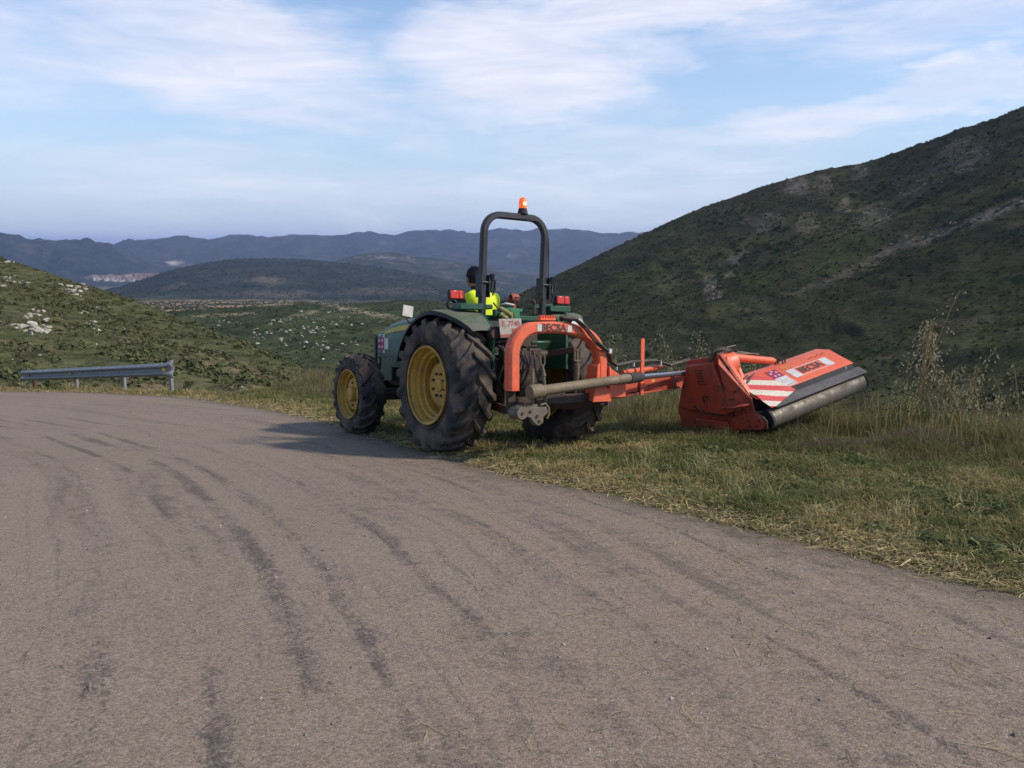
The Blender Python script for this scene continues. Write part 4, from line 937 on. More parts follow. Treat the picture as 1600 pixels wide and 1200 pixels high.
# number plate
PL = basis((-.335, -.64, 1.345), (.98, 0.0, .03), (0, .12, 1))
m = MB(); m.box((0, 0, 0), (.285, .20, .008)); o = m.build('number_plate', M['plate'], tr, bevel=.006); o.matrix_local = PL; pl_ = o
m = MB(); m.box((-.03, -.078, .005), (.22, .028, .003)); m.build('plate_band', M['inkred'], pl_)
text_mesh('plate_number', 'E  7740', .078, M['inkred'], pl_, Matrix.Translation((0.0, .045, .006)), .001, .95)
text_mesh('plate_letters', 'BBC', .06, M['inkred'], pl_, Matrix.Translation((.06, -.028, .006)), .001, .95)
m = MB(); m.box((-.30, -.56, 1.33), (.03, .12, .16)); m.box((-.47, -.5, 1.30), (.09, .14, .12)); m.cyl((-.50, -.5, 1.28), (-.50, -.60, 1.28), .05); m.build('plate_holder', M['iron'], tr, bevel=.004)
# rear linkage and hydraulics
m = MB(); m.box((0, -.33, .95), (.40, .28, .36)); m.cyl((-.30, -.42, 1.06), (.30, -.42, 1.06), .05); m.box((0, -.45, .70), (.26, .12, .24)); m.box((0, -.28, 1.22), (.34, .3, .16)); m.cyl((0, -.5, .66), (0, -.6, .66), .045); m.build('hitch_housing', M['iron'], tr, bevel=.012)
for sx in (-1, 1):
    m = MB(); m.bar((sx * .30, -.40, 1.06), (sx * .40, -.80, 1.12), .05, .07); m.build('lift_arm', M['rust'], tr, bevel=.006)
    m = MB(); m.cyl((sx * .42, -.80, 1.12), (sx * .44, -.78, .96), .016); m.cyl((sx * .44, -.78, .96), (sx * .46, -.74, .72), .032); m.cyl((sx * .46, -.74, .72), (sx * .46, -.72, .54), .014); m.tube([(sx * .42 - .03, -.80, 1.10), (sx * .42 - .03, -.80, 1.0), (sx * .44 + .03, -.79, 1.0), (sx * .44 + .03, -.80, 1.10)], .012, 6)
    m.build('lift_rod', M['beige'], tr)
    m = MB(); m.bar((sx * .28, -.05, .52), (sx * .46, -.74, .50), .035, .09); m.bar((sx * .46, -.74, .50), (sx * .52, -1.08, .56), .03, .08); m.cyl((sx * .52 - .03, -1.08, .56), (sx * .52 + .03, -1.08, .56), .045); m.build('lower_link', M['rust'], tr, bevel=.005)
m = MB()
for q in range(5):
    x = -.42 + q * .05; m.cyl((x, -.46, 1.20 - .05 * (q % 2)), (x, -.56, 1.20 - .05 * (q % 2)), .018, .014, 10)
split_build(m, 'hydraulic_coupler', M['steel'], tr)
m = MB(); r_ = random.Random(4)
for q in range(9):
    x = -.44 + q * .055; z0 = 1.16 - .04 * (q % 3)
    m.tube([(x, -.55, z0), (x + .01, -.66, z0 - .03), (x + r_.uniform(-.05, .06), -.72, z0 - .18), (x + r_.uniform(-.08, .08), -.66, z0 - .36), (x * .8, -.5, z0 - .42)], .010, 6)
split_build(m, 'hydraulic_hose', M['hose'], tr)
m = MB()
for q in range(4):
    x = -.36 + q * .07; m.tube([(x, -.40, 1.33), (x + .02, -.55, 1.30 - .06 * q), (x + .01, -.62, 1.0), (x - .02, -.6, .78)], .006, 5)
m.tube([(-.33, -.3, 1.62), (-.32, -.38, 1.55), (-.20, -.55, 1.34), (-.19, -.58, 1.26)], .009, 6); m.tube([(-.14, -.4, 1.52), (-.15, -.5, 1.3), (-.15, -.55, .95)], .007, 6)
split_build(m, 'control_rod', M['rust'], tr)
m = MB()
for q in range(7): m.box((-.34 + .05 * (q % 4), -.60 - .02 * (q % 2), 1.02 - .045 * q), (.05, .05, .03), (0, .3 * q, .2 * q))
split_build(m, 'linkage_bracket', M['rust'], tr, bevel=.004)
m = MB(); m.box((.24, -.34, 1.08), (.34, .04, .30), (R(30), 0, R(8))); m.build('rear_shield', M['green'], tr, bevel=.008)
m = MB(); m.tube([(-.32, -.42, 1.50), (-.28, -.45, 1.46), (-.22, -.42, 1.47), (-.19, -.44, 1.53)], .028, 8); m.tube([(-.31, -.40, 1.56), (-.26, -.46, 1.52), (-.21, -.46, 1.49), (-.18, -.42, 1.44)], .022, 8); split_build(m, 'rag', M['ragcloth'], tr)
m = MB(); m.box((-.18, -.34, 1.60), (.14, .10, .02), (R(-10), R(6), R(10))); m.build('cable_reel', M['white'], tr, bevel=.008)
m = MB(); m.cyl((.14, -.40, 1.50), (.14, -.40, 1.62), .012); m.cyl((.14, -.40, 1.62), (.10, -.42, 1.66), .02); m.tube([(-.05, -.3, 1.62), (-.04, -.3, 1.69), (.02, -.3, 1.68)], .009, 6); split_build(m, 'lever', M['rust'], tr)

# ------------------------------------------------------------------ flail mower on its side arm
mo = empty('flail_mower', TM, 'orange side flail mower with striped panel and steel roller, held out over the grass', 'mower')
ya = -1.06; pts = [(-.605, ya, .72), (-.605, ya, 1.08)]
for a in np.linspace(180, 92, 12): pts.append((-.605 + .285 + .285 * math.cos(R(a)), ya, 1.08 + .265 * math.sin(R(a))))
pts += [(-.15, ya, 1.352), (.05, ya, 1.345), (.20, ya, 1.32)]
for a in np.linspace(80, 8, 8): pts.append((.16 + .36 * math.cos(R(a)), ya, 1.0 + .32 * math.sin(R(a))))
pts += [(.53, ya, .98), (.53, ya, .62)]
m = MB(); m.tube(pts, .06, square=(.118, .128, .020), up=(0, 1, 0)); arch = m.build('mounting_arch', M['orange'], mo)
m = MB()
for q in range(6): m.box((-.265 + q * .032, ya, 1.455), (.016, .06, .035))
m.box((-.185, ya, 1.432), (.20, .07, .022)); m.build('toothed_bracket', M['orange'], arch, bevel=.003)
yb = ya - .0665
m = MB(); m.box((-.315, yb, 1.345), (.06, .004, .07), (0, R(0), 0)); m.box((.065, yb, 1.338), (.055, .004, .07), (0, R(3), 0)); split_build(m, 'sticker', M['white'], arch, smooth=False)
text_mesh('lettering', 'BECSA', .098, M['ink'], arch, basis((-.14, yb - .001, 1.347), (1, 0, -.01), (0, 0, 1)), .003, 1.12)
m = MB(); m.prism([(.40, .58), (.47, .58), (.47, .98), (.43, .95)], ya - .08, ya + .10, 'y'); m.prism([(.595, .60), (.61, .60), (.61, .92), (.595, .95)], ya - .09, ya + .12, 'y'); m.prism([(.36, .57), (.62, .57), (.62, .70), (.55, .72), (.40, .72)], ya - .085, ya - .07, 'y'); m.prism([(.615, .97), (.68, .93), (.92, .80), (.92, .60), (.615, .60)], ya + .02, ya + .05, 'y')
split_build(m, 'arm_support', M['orange'], mo, bevel=.006)
m = MB(); m.bar((-.60, ya + .06, .60), (.55, ya + .06, .62), .08, .09, mi=0); m.box((-.60, ya + .03, .63), (.09, .05, .22)); m.box((-.12, ya + .04, .66), (.40, .06, .09), (0, R(-5), 0)); m.build('lower_beam', M['iron'], mo, bevel=.006)
m = MB(); m.bar((-.66, ya, .73), (-.66, ya, .40), .012, .05); m.bar((-.56, ya, .73), (-.56, ya, .40), .012, .05); split_build(m, 'hanger', M['rust'], mo, bevel=.002)
# beige lift cylinder reaching out to the head
m = MB(); ca = Vector((-.53, -1.25, .71)); cb = Vector((.80, -1.22, .818)); cc = Vector((2.83, -.20, .806)); t = (cb - ca).normalized()
m.cyl(ca, ca + t * .14, .072, .072, 20); m.cyl(ca + t * .14, ca + t * .18, .072, .052, 20); m.cyl(ca + t * .18, cb, .052, .050, 20); cy_ = m.build('telescopic_shaft', M['beige'], mo, bevel=.003)
m = MB(); m.cyl(cb - t * .02, cb + (cc - cb).normalized() * .36, .062, .052, 20); m.build('shaft_sleeve', M['rubber'], cy_, bevel=.004)
m = MB(); m.cyl(cb + (cc - cb).normalized() * .35, Vector((2.95, -.10, .80)), .030, .030, 16); m.build('piston_rod', M['chrome'], cy_)
# clevis and turnbuckle in the middle of the arch
m = MB(); m.cyl((-.285, ya - .08, .93), (-.235, ya - .06, .60), .020, .020, 12); m.cyl((-.29, ya - .08, .96), (-.27, ya - .08, .86), .012, .024, 10)
m.tube([(-.285, ya - .08, .95), (-.315, ya - .08, .99), (-.318, ya - .08, 1.05), (-.305, ya - .08, 1.07)], .010, 6); m.tube([(-.285, ya - .08, .95), (-.262, ya - .08, .99), (-.265, ya - .08, 1.05), (-.28, ya - .08, 1.07)], .010, 6)
m.build('turnbuckle', M['steel'], mo)
m = MB(); m.cyl((-.425, ya - .1, .92), (-.42, ya - .1, .50), .016, None, 10); m.cyl((-.425, ya - .1, .925), (-.425, ya - .1, .935), .02); m.build('lock_pin', M['beige'], mo)
m = MB(); m.box((-.52, ya - .12, .52), (.26, .05, .13)); m.cyl((-.63, ya - .06, .51), (-.63, ya - .22, .51), .068, .062, 20); m.cyl((-.40, ya - .10, .44), (-.40, ya - .16, .44), .07, .07, 20); m.cyl((-.335, ya - .1, .52), (-.335, ya - .14, .52), .05, .05, 16)
m.prism([(-.60, .56), (-.30, .56), (-.28, .50), (-.34, .46), (-.34, .40), (-.40, .37), (-.46, .41), (-.50, .46), (-.60, .48)], ya - .15, ya - .17, 'y'); hb = m.build('hitch_bracket', M['steel'], mo, bevel=.004)
m = MB()
for x, z in ((-.63, .51), (-.42, .47), (-.39, .42), (-.50, .52)): m.cyl((x, ya - .17, z), (x, ya - .232 if x == -.63 else ya - .182, z), .017, .014, 8)
split_build(m, 'bolt', M['rust'], hb)
m = MB(); m.tube([(-.37, ya - .16, .58), (-.31, ya - .16, .59), (-.27, ya - .16, .55), (-.265, ya - .16, .48), (-.29, ya - .16, .44)], .011, 6); m.build('spring_clip', M['beige'], hb)
# boom
m = MB(); m.bar((.50, -.97, .70), (1.25, -.68, .715), .11, .20); m.bar((1.25, -.68, .715), (3.02, .06, .725), .10, .19); m.bar((.62, -.84, .60), (1.2, -.64, .59), .12, .06); boom = m.build('boom', M['orange_worn'], mo, bevel=.006)
m = MB(); m.bar((.60, -.95, .592), (3.0, .05, .622), .14, .022); m.build('boom_flange', M['orange_worn'], boom, bevel=.003)
m = MB(); m.bar((1.505, -.66, .58), (1.51, -.66, 1.24), .055, .022, up=(0, 1, 0)); m.box((1.505, -.67, .70), (.07, .03, .06)); m.build('support_stand', M['orange'], boom, bevel=.003)
m = MB(); m.cyl((1.28, -.64, .855), (2.05, -.33, .885), .034, .034, 14); m.cyl((1.2, -.67, .852), (1.3, -.63, .856), .026, .026, 12); m.cyl((2.05, -.33, .885), (2.2, -.27, .89), .02); m.build('hydraulic_cylinder', M['orange'], boom, bevel=.003)
m = MB(); m.box((1.86, -.4785, .735), (.085, .004, .028), (0, R(-1), R(23))); split_build(m, 'sticker', M['goldprint'], boom, smooth=False)
m = MB()
for q, (dy, dz) in enumerate(((0, 0), (.022, .012), (-.02, .016), (.004, .03))):
    m.tube([(.02 - .02 * q, ya - .05 + dy, 1.43 + dz), (.12, ya - .09 + dy, 1.425 + dz), (.24, ya - .11 + dy, 1.33 + dz * 1.4), (.38, ya - .12 + dy, 1.18 + dz * 1.6), (.50, ya - .11 + dy, 1.115 + dz), (.60, ya - .06 + dy, 1.075 + dz), (.74, ya + .08 + dy, .985 + dz * .7), (.90, ya + .16 + dy, .935 + dz * .6), (1.30, ya + .34 + dy, .965 + dz * .5), (1.9, ya + .58 + dy, .97 + dz * .5), (2.3, ya + .74 + dy, .90 + dz * .5), (2.9, ya + 1.0 + dy, .95 + dz)], .0115, 7)
hs = split_build(m, 'hydraulic_hose', M['hose'], mo)[0]
m = MB(); m.box((.585, ya - .085, 1.105), (.035, .05, .05), (0, R(25), 0)); m.box((.90, ya + .16, .92), (.018, .03, .06)); m.box((1.31, ya + .33, .945), (.018, .03, .06)); m.box((2.0, ya + .60, .94), (.018, .03, .05)); split_build(m, 'hose_clamp', M['white'], hs, bevel=.004)
m = MB(); m.tube([(.0, ya, 1.44), (.06, ya, 1.455), (.13, ya - .02, 1.43)], .03, 8); m.cyl((.30, ya, 1.36), (.33, ya, 1.40), .012); m.cyl((.36, ya, 1.33), (.39, ya, 1.365), .012); m.build('hose_sleeve', M['rubber'], hs)

# mower head, tilted up towards its outer end
HM = Matrix.Translation((2.77, -1.4, 0.0)) @ Matrix.Rotation(-R(12.2), 4, 'Y')
def hbs(mb, name, mat, parent=mo, **kw):
    for o in split_build(mb, name, mat, parent, **kw): o.data.transform(HM)
def hb_(mb, name, mat, parent=mo, **kw):
    o = mb.build(name, mat, parent, **kw); o.data.transform(HM); return o
L = 1.93
m = MB()
hp = [(.02, .545), (.36, .715), (.56, .72), (.92, .58), (1.05, .30), (1.05, .12), (1.03, .12), (1.03, .29), (.90, .555), (.55, .70), (.37, .695), (.03, .525)]
m.prism(hp, .03, L, 'x'); hood = hb_(m, 'hood', M['orange'], bevel=.004)
m = MB(); m.prism([(.04, .54), (.36, .71), (.56, .715), (.92, .575), (1.045, .30), (1.045, .10), (.45, .06), (.02, .16)], L, L + .012, 'x'); hb_(m, 'end_plate', M['orange_worn'], bevel=.003)
m = MB(); m.prism([(.10, .53), (.36, .69), (.56, .69), (.88, .55), (1.0, .30), (.9, .14), (.2, .16)], .10, L - .05, 'x'); hb_(m, 'rotor_chamber', M['iron'])
# flap above the roller: two rows of grey rubber
m = MB(); m.prism([(.03, .542), (.028, .522), (-.035, .475), (-.04, .49)], .16, L - .05, 'x'); fl = hb_(m, 'flap', M['rubber'], bevel=.002)
m = MB(); m.prism([(-.03, .492), (-.035, .472), (-.155, .415), (-.16, .43)], .14, L + .02, 'x'); hb_(m, 'flap', M['flap'], bevel=.003)
m = MB()
for x in (.52, 1.72): m.cyl((x, -.003, .507), (x, -.012, .535), .012, .010, 8)
hbs(m, 'bolt', M['white'])
m = MB(); m.cyl((.07, -.04, .285), (L - .02, -.04, .285), .121, None, 40); ro = hb_(m, 'roller', M['roller'], bevel=.006)
m = MB(); m.cyl((L - .018, -.04, .285), (L + .03, -.04, .285), .07, .07, 20); m.cyl((L + .03, -.04, .285), (L + .04, -.04, .285), .105, .105, 24); hb_(m, 'roller_bearing', M['rubber'], bevel=.004)
m = MB(); m.lathe([(.035, .125), (.068, .125), (.068, .001)], 28, 'x', (0, -.04, .285)); hb_(m, 'roller_guard', M['rubber'])
# belt cover: large end plate
m = MB(); cov = [(1.029, .992), (.466, 1.068), (.12, .575), (.08, .56), (.06, .385), (.02, .375), (-.06, .34), (-.09, .27), (-.06, .19), (-.004, .171), (.60, .09), (1.15, .04), (1.283, .08), (1.323, .325)]
m.prism(cov, -.012, .012, 'x'); cv = hb_(m, 'belt_cover', M['orange_worn'], bevel=.004)
m = MB(); m.prism([(.47, 1.066), (.455, 1.06), (.115, .585), (.12, .575)], .012, .075, 'x'); hb_(m, 'cover_flange', M['orange'], cv, bevel=.002)
m = MB(); m.prism([(1.00, .94), (.56, 1.00), (.40, .50), (.30, .40), (.44, .33), (1.10, .36), (1.24, .40)], -.085, -.012, 'x'); cv2 = hb_(m, 'belt_cover_face', M['orange_worn'], cv, bevel=.02, seg=2)
# folded gusset with rounded strap
m = MB(); m.add([(-.013, .50, 1.058), (-.095, .44, .98), (-.105, .375, .42), (-.013, .12, .58), (-.013, .14, .42), (-.10, .34, .40)], [(0, 1, 2, 3), (2, 5, 4, 3)]); hb_(m, 'gusset', M['orange_worn'], cv, smooth=False)
m = MB(); m.tube([(-.03, .14, .49), (-.10, .16, .49), (-.115, .22, .47), (-.118, .40, .455), (-.09, .48, .45)], .03, square=(.11, .012, .003), up=(0, 0, 1)); m.box((-.105, .40, .455), (.04, .12, .13)); hb_(m, 'strap', M['orange_worn'], cv, bevel=.003)
m = MB(); m.prism([(.42, .30), (.36, .16), (.0, .175), (-.055, .20), (-.08, .27), (-.05, .335), (.02, .37), (.10, .375), (.22, .36)], -.045, -.0125, 'x'); m.box((.70, .20, 0) if False else (-.04, .72, .20), (.06, .50, .10)); hb_(m, 'roller_plate', M['orange_worn'], cv, bevel=.01)
m = MB()
for q in range(6): m.box((-.0865, .79 - .004 * q, .885 - q * .034), (.006, .12, .012))
hbs(m, 'vent_slot', M['iron'], cv2)
m = MB(); m.box((-.088, .34, .545), (.003, .15, .014), (0, 0, 0)); m.tube([(-.09, .95, .42), (-.092, .80, .345), (-.09, .45, .34)], .012, 6)
for y, z in ((.93, .42), (.20, .42), (.12, .22), (.02, .23), (.14, .28), (-.03, .30), (.45, .37), (1.0, .2), (.6, .14)): m.cyl((-.04, y, z), (-.058, y, z), .014, None, 8)
hbs(m, 'bolt', M['iron'], cv)
m = MB(); m.tube([(.0, .30, .40), (.0, .12, .40), (.01, .02, .385), (.01, -.04, .395)], .008, 6); m.tube([(-.02, .06, .36), (-.02, -.06, .345), (-.02, -.12, .29), (-.02, -.11, .20)], .007, 6); hbs(m, 'edge_rod', M['steel'])
# striped board across the inner end of the hood
def on_hood(x, s): # s runs up the rear slope from its lower edge
    a = Vector((0, .02, .545)); b = Vector((0, .36, .715)); d = b - a; ln = d.length; t = s / ln
    p = a + d * t if t <= 1 else b + Vector((0, .20, .005)) * ((s - ln) / .2)
    n = Vector((0, -d.z, d.y)).normalized(); return Vector((x, p.y, p.z)), n
def hood_sheet(name, x0, x1, s0, s1, mat, off, parent=hood):
    m = MB(); V = []
    for x, s_ in ((x0, s0), (x1, s0), (x1, s1), (x0, s1)):
        p, n = on_hood(x, s_); V.append(p + n * off); 
    for x, s_ in ((x0, s0), (x1, s0), (x1, s1), (x0, s1)):
        p, n = on_hood(x, s_); V.append(p + n * (off - .004))
    m.add(V, [(0, 1, 2, 3), (4, 7, 6, 5), (0, 4, 5, 1), (1, 5, 6, 2), (2, 6, 7, 3), (3, 7, 4, 0)]); return hb_(m, name, mat, parent, smooth=False)
# the board is a bent sheet: it runs from the hood's top down over the flap to the roller
def board(x, t):   # t 0 top .. 1 bottom
    pts_ = [(.42, .742), (.30, .700), (.02, .566), (-.04, .52), (-.165, .448)]; ts = [0, .16, .62, .75, 1.0]
    return Vector((x, np.interp(t, ts, [p[0] for p in pts_]), np.interp(t, ts, [p[1] for p in pts_])))
def xr(t): return np.interp(t, [0, .25, .62, .78, 1.0], [.36, .53, .60, .64, .12])
def xl(t): return .035
m = MB(); NT, NX = 96, 60; V = []; 
for i in range(NT + 1):
    for j in range(NX + 1):
        t = i / NT; V.append(board(xl(t) + (xr(t) - xl(t)) * j / NX, t))
mi = []; F = []
for i in range(NT):
    for j in range(NX):
        t = (i + .5) / NT; x = xl(t) + (xr(t) - xl(t)) * (j + .5) / NX
        ph = (t * 1.0 - x * .95 + 0.10 * x * x + .50) / .20
        F.append((i * (NX + 1) + j, i * (NX + 1) + j + 1, (i + 1) * (NX + 1) + j + 1, (i + 1) * (NX + 1) + j)); mi.append(0 if (math.floor(ph) % 2 == 0) else 1)
m.v = [tuple(v) for v in V]; m.f = F; m.m = mi
o = hb_(m, 'striped_board', [M['cream'], M['redstripe']], hood, smooth=False)
sdm = o.modifiers.new('thick', 'SOLIDIFY'); sdm.thickness = .005
hood_sheet('sticker', .585, .80, .012, .205, M['white'], .004); hood_sheet('sticker_print', .59, .79, .207, .372, M['magenta'], .004)
m = MB()
cp, nn = on_hood(.69, .29); up_ = Vector((0, .34, .17)).normalized()
flower(m, lambda u, v: cp + nn * .0065 + Vector((1, 0, 0)) * u + up_ * v, .055)
hbs(m, 'emblem_petal', M['white'], hood, smooth=False)
hood_sheet('sticker_print', .60, .79, .03, .036, M['ink'], .0055); hood_sheet('sticker_print', .60, .70, .10, .104, M['ink'], .0055); hood_sheet('sticker_print', .60, .75, .13, .134, M['ink'], .0055)
hood_sheet('decal', .88, 1.03, .10, .275, M['white'], .004); hood_sheet('decal', 1.53, 1.68, .10, .275, M['white'], .004)
hood_sheet('decal_border', 1.03, 1.53, .10, .108, M['white'], .004); hood_sheet('decal_border', 1.03, 1.53, .267, .275, M['white'], .004)
cp, nn = on_hood(1.28, .188)
text_mesh('lettering', 'BECSA', .150, M['ink'], hood, HM @ basis(cp + nn * .004, (1, 0, 0), (0, .34, .17)), .004, 1.0)
cp, nn = on_hood(.98, .335)
text_mesh('lettering', 'Ferri', .085, M['goldprint'], hood, HM @ basis(cp + nn * .004, (1, 0, 0), (0, .34, .17)), .001, 1.2)
cp, nn = on_hood(1.62, .33)
m = MB()
for q in range(6): p, n = on_hood(1.45 + q * .06, .34 + .012 * (q % 2)); m.box(p + n * .002, (.03, .02, .004), (R(26), 0, 0))
hbs(m, 'worn_print', M['inkred'], hood, smooth=False)
m = MB(); 
for dx in (0, .05): m.tube([(1.02 + dx, .52, .715), (1.02 + dx, .50, .77), (1.04 + dx, .47, .79), (1.06 + dx, .44, .765), (1.06 + dx, .43, .72)], .011, 7)
hbs(m, 'lifting_eye', M['iron'], hood)
# pivot housing between boom and head
m = MB(); m.cyl((.03, .50, .90), (.03, .50, 1.0), .0, .0) if False else m.cyl((.02, .55, .92), (.24, .55, .92), .155, .155, 28); m.prism([(.30, .70), (.80, .70), (.72, 1.02), (.42, 1.04)], .03, .10, 'x'); m.prism([(.36, .71), (.74, .71), (.66, .96), (.46, .98)], .20, .26, 'x'); pv = hb_(m, 'pivot_housing', M['orange'], bevel=.008)
m = MB(); m.cyl((.26, .52, .98), (.95, .50, .78), .05, .045, 16); m.cyl((.70, .50, .86), (1.0, .50, .77), .026, .026, 10); hb_(m, 'tilt_cylinder', M['orange'], bevel=.004)
m = MB()
for k in range(10):
    a = 2 * math.pi * k / 10; m.cyl((.24, .55 + .12 * math.cos(a), .92 + .12 * math.sin(a)), (.262, .55 + .12 * math.cos(a), .92 + .12 * math.sin(a)), .012, None, 6)
hbs(m, 'bolt', M['iron'], pv)
m = MB()
for q in range(4): m.tube([(-.1 + .03 * q, .60, 1.0), (-.04 + .03 * q, .54, 1.12 + .012 * q), (.04 + .03 * q, .50, 1.13), (.14 + .02 * q, .48, 1.09), (.20 + .02 * q, .5, 1.0), (.30, .45, .86)], .011, 6)
m.tube([(.30, .36, .75), (.20, .34, .735), (.12, .30, .72), (.06, .28, .70)], .010, 6); m.tube([(.42, .36, .75), (.30, .30, .745), (.18, .26, .70), (.05, .24, .68)], .009, 6)
hbs(m, 'hydraulic_hose', M['hose'])
m = MB(); m.tube([(.10, .5, 1.08), (.22, .55, 1.12), (.36, .55, 1.11), (.38, .55, 1.03), (.50, .55, .99), (.72, .52, .91)], .008, 6); m.tube([(.14, .5, 1.06), (.26, .52, 1.04), (.40, .52, 1.0), (.70, .50, .93), (.73, .5, .88)], .008, 6); hbs(m, 'steel_pipe', M['steel'])

# ------------------------------------------------------------------ driver
pr = empty('person', TM @ Matrix.Translation((-.10, .30, 1.26)), 'tractor driver seen from behind in fluorescent yellow vest and dark cap, sitting on the tractor', 'person')
J = {'pelvis': (0, .0, .04, .155), 'belly': (0, .02, .20, .150), 'chest': (-.005, .0, .36, .165), 'neck0': (-.03, .01, .49, .085), 'neck': (-.05, .02, .545, .058), 'chin': (-.07, .05, .60, .070), 'head': (-.085, .035, .665, .092), 'crown': (-.088, .03, .715, .080),
     'shL': (-.19, .01, .45, .075), 'elL': (-.25, .10, .22, .050), 'wrL': (-.16, .34, .20, .032), 'paL': (-.13, .41, .22, .030),
     'shR': (.19, .01, .43, .080), 'elR': (.37, -.04, .25, .058), 'wrR': (.40, .14, .12, .036), 'paR': (.40, .21, .12, .030),
     'hpL': (-.09, .05, .0, .10), 'knL': (-.15, .46, .03, .070), 'anL': (-.14, .52, -.30, .045), 'toL': (-.15, .66, -.32, .035),
     'hpR': (.09, .05, .0, .10), 'knR': (.15, .46, .03, .070), 'anR': (.14, .52, -.30, .045), 'toR': (.15, .66, -.32, .035)}
names = list(J); ix = {n: i for i, n in enumerate(names)}
E_ = [('pelvis', 'belly'), ('belly', 'chest'), ('chest', 'neck0'), ('neck0', 'neck'), ('neck', 'chin'), ('chin', 'head'), ('head', 'crown'), ('chest', 'shL'), ('shL', 'elL'), ('elL', 'wrL'), ('wrL', 'paL'), ('chest', 'shR'), ('shR', 'elR'), ('elR', 'wrR'), ('wrR', 'paR'),
      ('pelvis', 'hpL'), ('hpL', 'knL'), ('knL', 'anL'), ('anL', 'toL'), ('pelvis', 'hpR'), ('hpR', 'knR'), ('knR', 'anR'), ('anR', 'toR')]
verts = [J[n][:3] for n in names]; rad = [J[n][3] for n in names]; edges = [(ix[a], ix[b]) for a, b in E_]
for sfx in ('L', 'R'):
    p = Vector(J['pa' + sfx][:3]); w_ = ix['pa' + sfx]; mir = 1 if sfx == 'L' else -1
    for q in range(4):
        b0 = len(verts); ln = (.036, .042, .040, .030)[q]
        verts += [tuple(p + Vector((mir * (-.03 + .02 * q), .035, .0))), tuple(p + Vector((mir * (-.032 + .021 * q), .035 + ln, -.012))), tuple(p + Vector((mir * (-.032 + .021 * q), .035 + ln * 1.3, -.045)))]
        rad += [.0095, .0085, .0075]; edges += [(w_, b0), (b0, b0 + 1), (b0 + 1, b0 + 2)]
    b0 = len(verts); verts += [tuple(p + Vector((mir * .045, .01, -.01))), tuple(p + Vector((mir * .055, .04, -.025)))]; rad += [.012, .0095]; edges += [(w_, b0), (b0, b0 + 1)]
me = bpy.data.meshes.new('body'); me.from_pydata(verts, edges, []); body = bpy.data.objects.new('body', me); COL.objects.link(body); body.parent = pr
sk = body.modifiers.new('skin', 'SKIN'); sk.use_smooth_shade = True
for i, r_ in enumerate(rad): me.skin_vertices[0].data[i].radius = (r_, r_)
me.skin_vertices[0].data[0].use_root = True
body.modifiers.new('sub', 'SUBSURF').levels = 2; body.modifiers['sub'].render_levels = 2
me.materials.append(M['cloth'])
# bare head: face, ears, nose in front of the skinned neck
hc = Vector((-.088, .04, .665))
def ell(mb, c, r3, n=20, k=14, f=None, z0=-1, z1=1):
    V = []; F = []
    for i in range(k + 1):
        a = math.pi * i / k
        for j in range(n):
            b = 2 * math.pi * j / n; v = Vector((math.sin(a) * math.cos(b), math.sin(a) * math.sin(b), math.cos(a)))
            if f: v = f(v)
            V.append((c[0] + v.x * r3[0], c[1] + v.y * r3[1], c[2] + v.z * r3[2]))
    for i in range(k):
        for j in range(n): F.append((i * n + j, i * n + (j + 1) % n, (i + 1) * n + (j + 1) % n, (i + 1) * n + j))
    mb.add(V, F); return mb
def facef(v):
    w = v.copy()
    if v.z < -.2: w.x *= 1 - .28 * (-.2 - v.z); w.y = w.y * (1 - .15 * (-.2 - v.z)) + .06
    return w
m = MB(); ell(m, hc, (.080, .098, .118), f=facef); m.cyl(hc + Vector((0, .095, .01)), hc + Vector((0, .118, -.03)), .008, .016, 8); ell(m, hc + Vector((0, .118, -.03)), (.016, .012, .011), 8, 6)
ell(m, hc + Vector((-.082, .0, -.015)), (.010, .022, .034), 10, 8); ell(m, hc + Vector((.082, .0, -.015)), (.010, .022, .034), 10, 8); ell(m, hc + Vector((0, .095, -.065)), (.024, .010, .007), 10, 6)
head = m.build('head', M['skin'], pr)
m = MB()
for sx in (-1, 1): ell(m, hc + Vector((sx * .032, .088, .012)), (.013, .010, .009), 10, 8)
m.build('eye', M['white'], head)
m = MB()
def curl(v): 
    n_ = fbm(np.array([v.x * 6 + 3.1]), np.array([v.z * 6 + v.y * 5]), 3)[0]; m_ = fbm(np.array([v.x * 14 + v.y * 9]), np.array([v.z * 14 + 2]), 2)[0]; return v * (1 + .16 * n_ + .10 * m_)
ell(m, hc + Vector((0, -.022, .028)), (.094, .098, .108), 28, 20, f=curl); m.build('hair', M['hair'], pr)
# vest: rings round the torso
def torso_ring(z, cx, cy, rx, ry, n=28): return [(cx + rx * math.copysign(abs(math.cos(a)) ** .8, math.cos(a)), cy + ry * math.copysign(abs(math.sin(a)) ** .85, math.sin(a)), z + .006 * math.sin(5 * a + z * 30)) for a in np.linspace(0, 2 * math.pi, n, endpoint=False)]
RG = [(.02, 0, .01, .205, .165), (.08, 0, .01, .205, .162), (.16, 0, .01, .198, .158), (.26, -.002, .01, .203, .160), (.34, -.004, .005, .214, .162), (.40, -.006, .005, .226, .160), (.45, -.01, .005, .232, .150), (.488, -.015, .005, .212, .130), (.505, -.02, .008, .155, .105), (.525, -.03, .01, .100, .085)]
m = MB(); V = []
for q in RG: V += torso_ring(*q)
F = [(i * 28 + k, i * 28 + (k + 1) % 28, (i + 1) * 28 + (k + 1) % 28, (i + 1) * 28 + k) for i in range(len(RG) - 1) for k in range(28)]
m.add(V, F); vest = m.build('vest', M['vest'], pr)
nd = vest.data
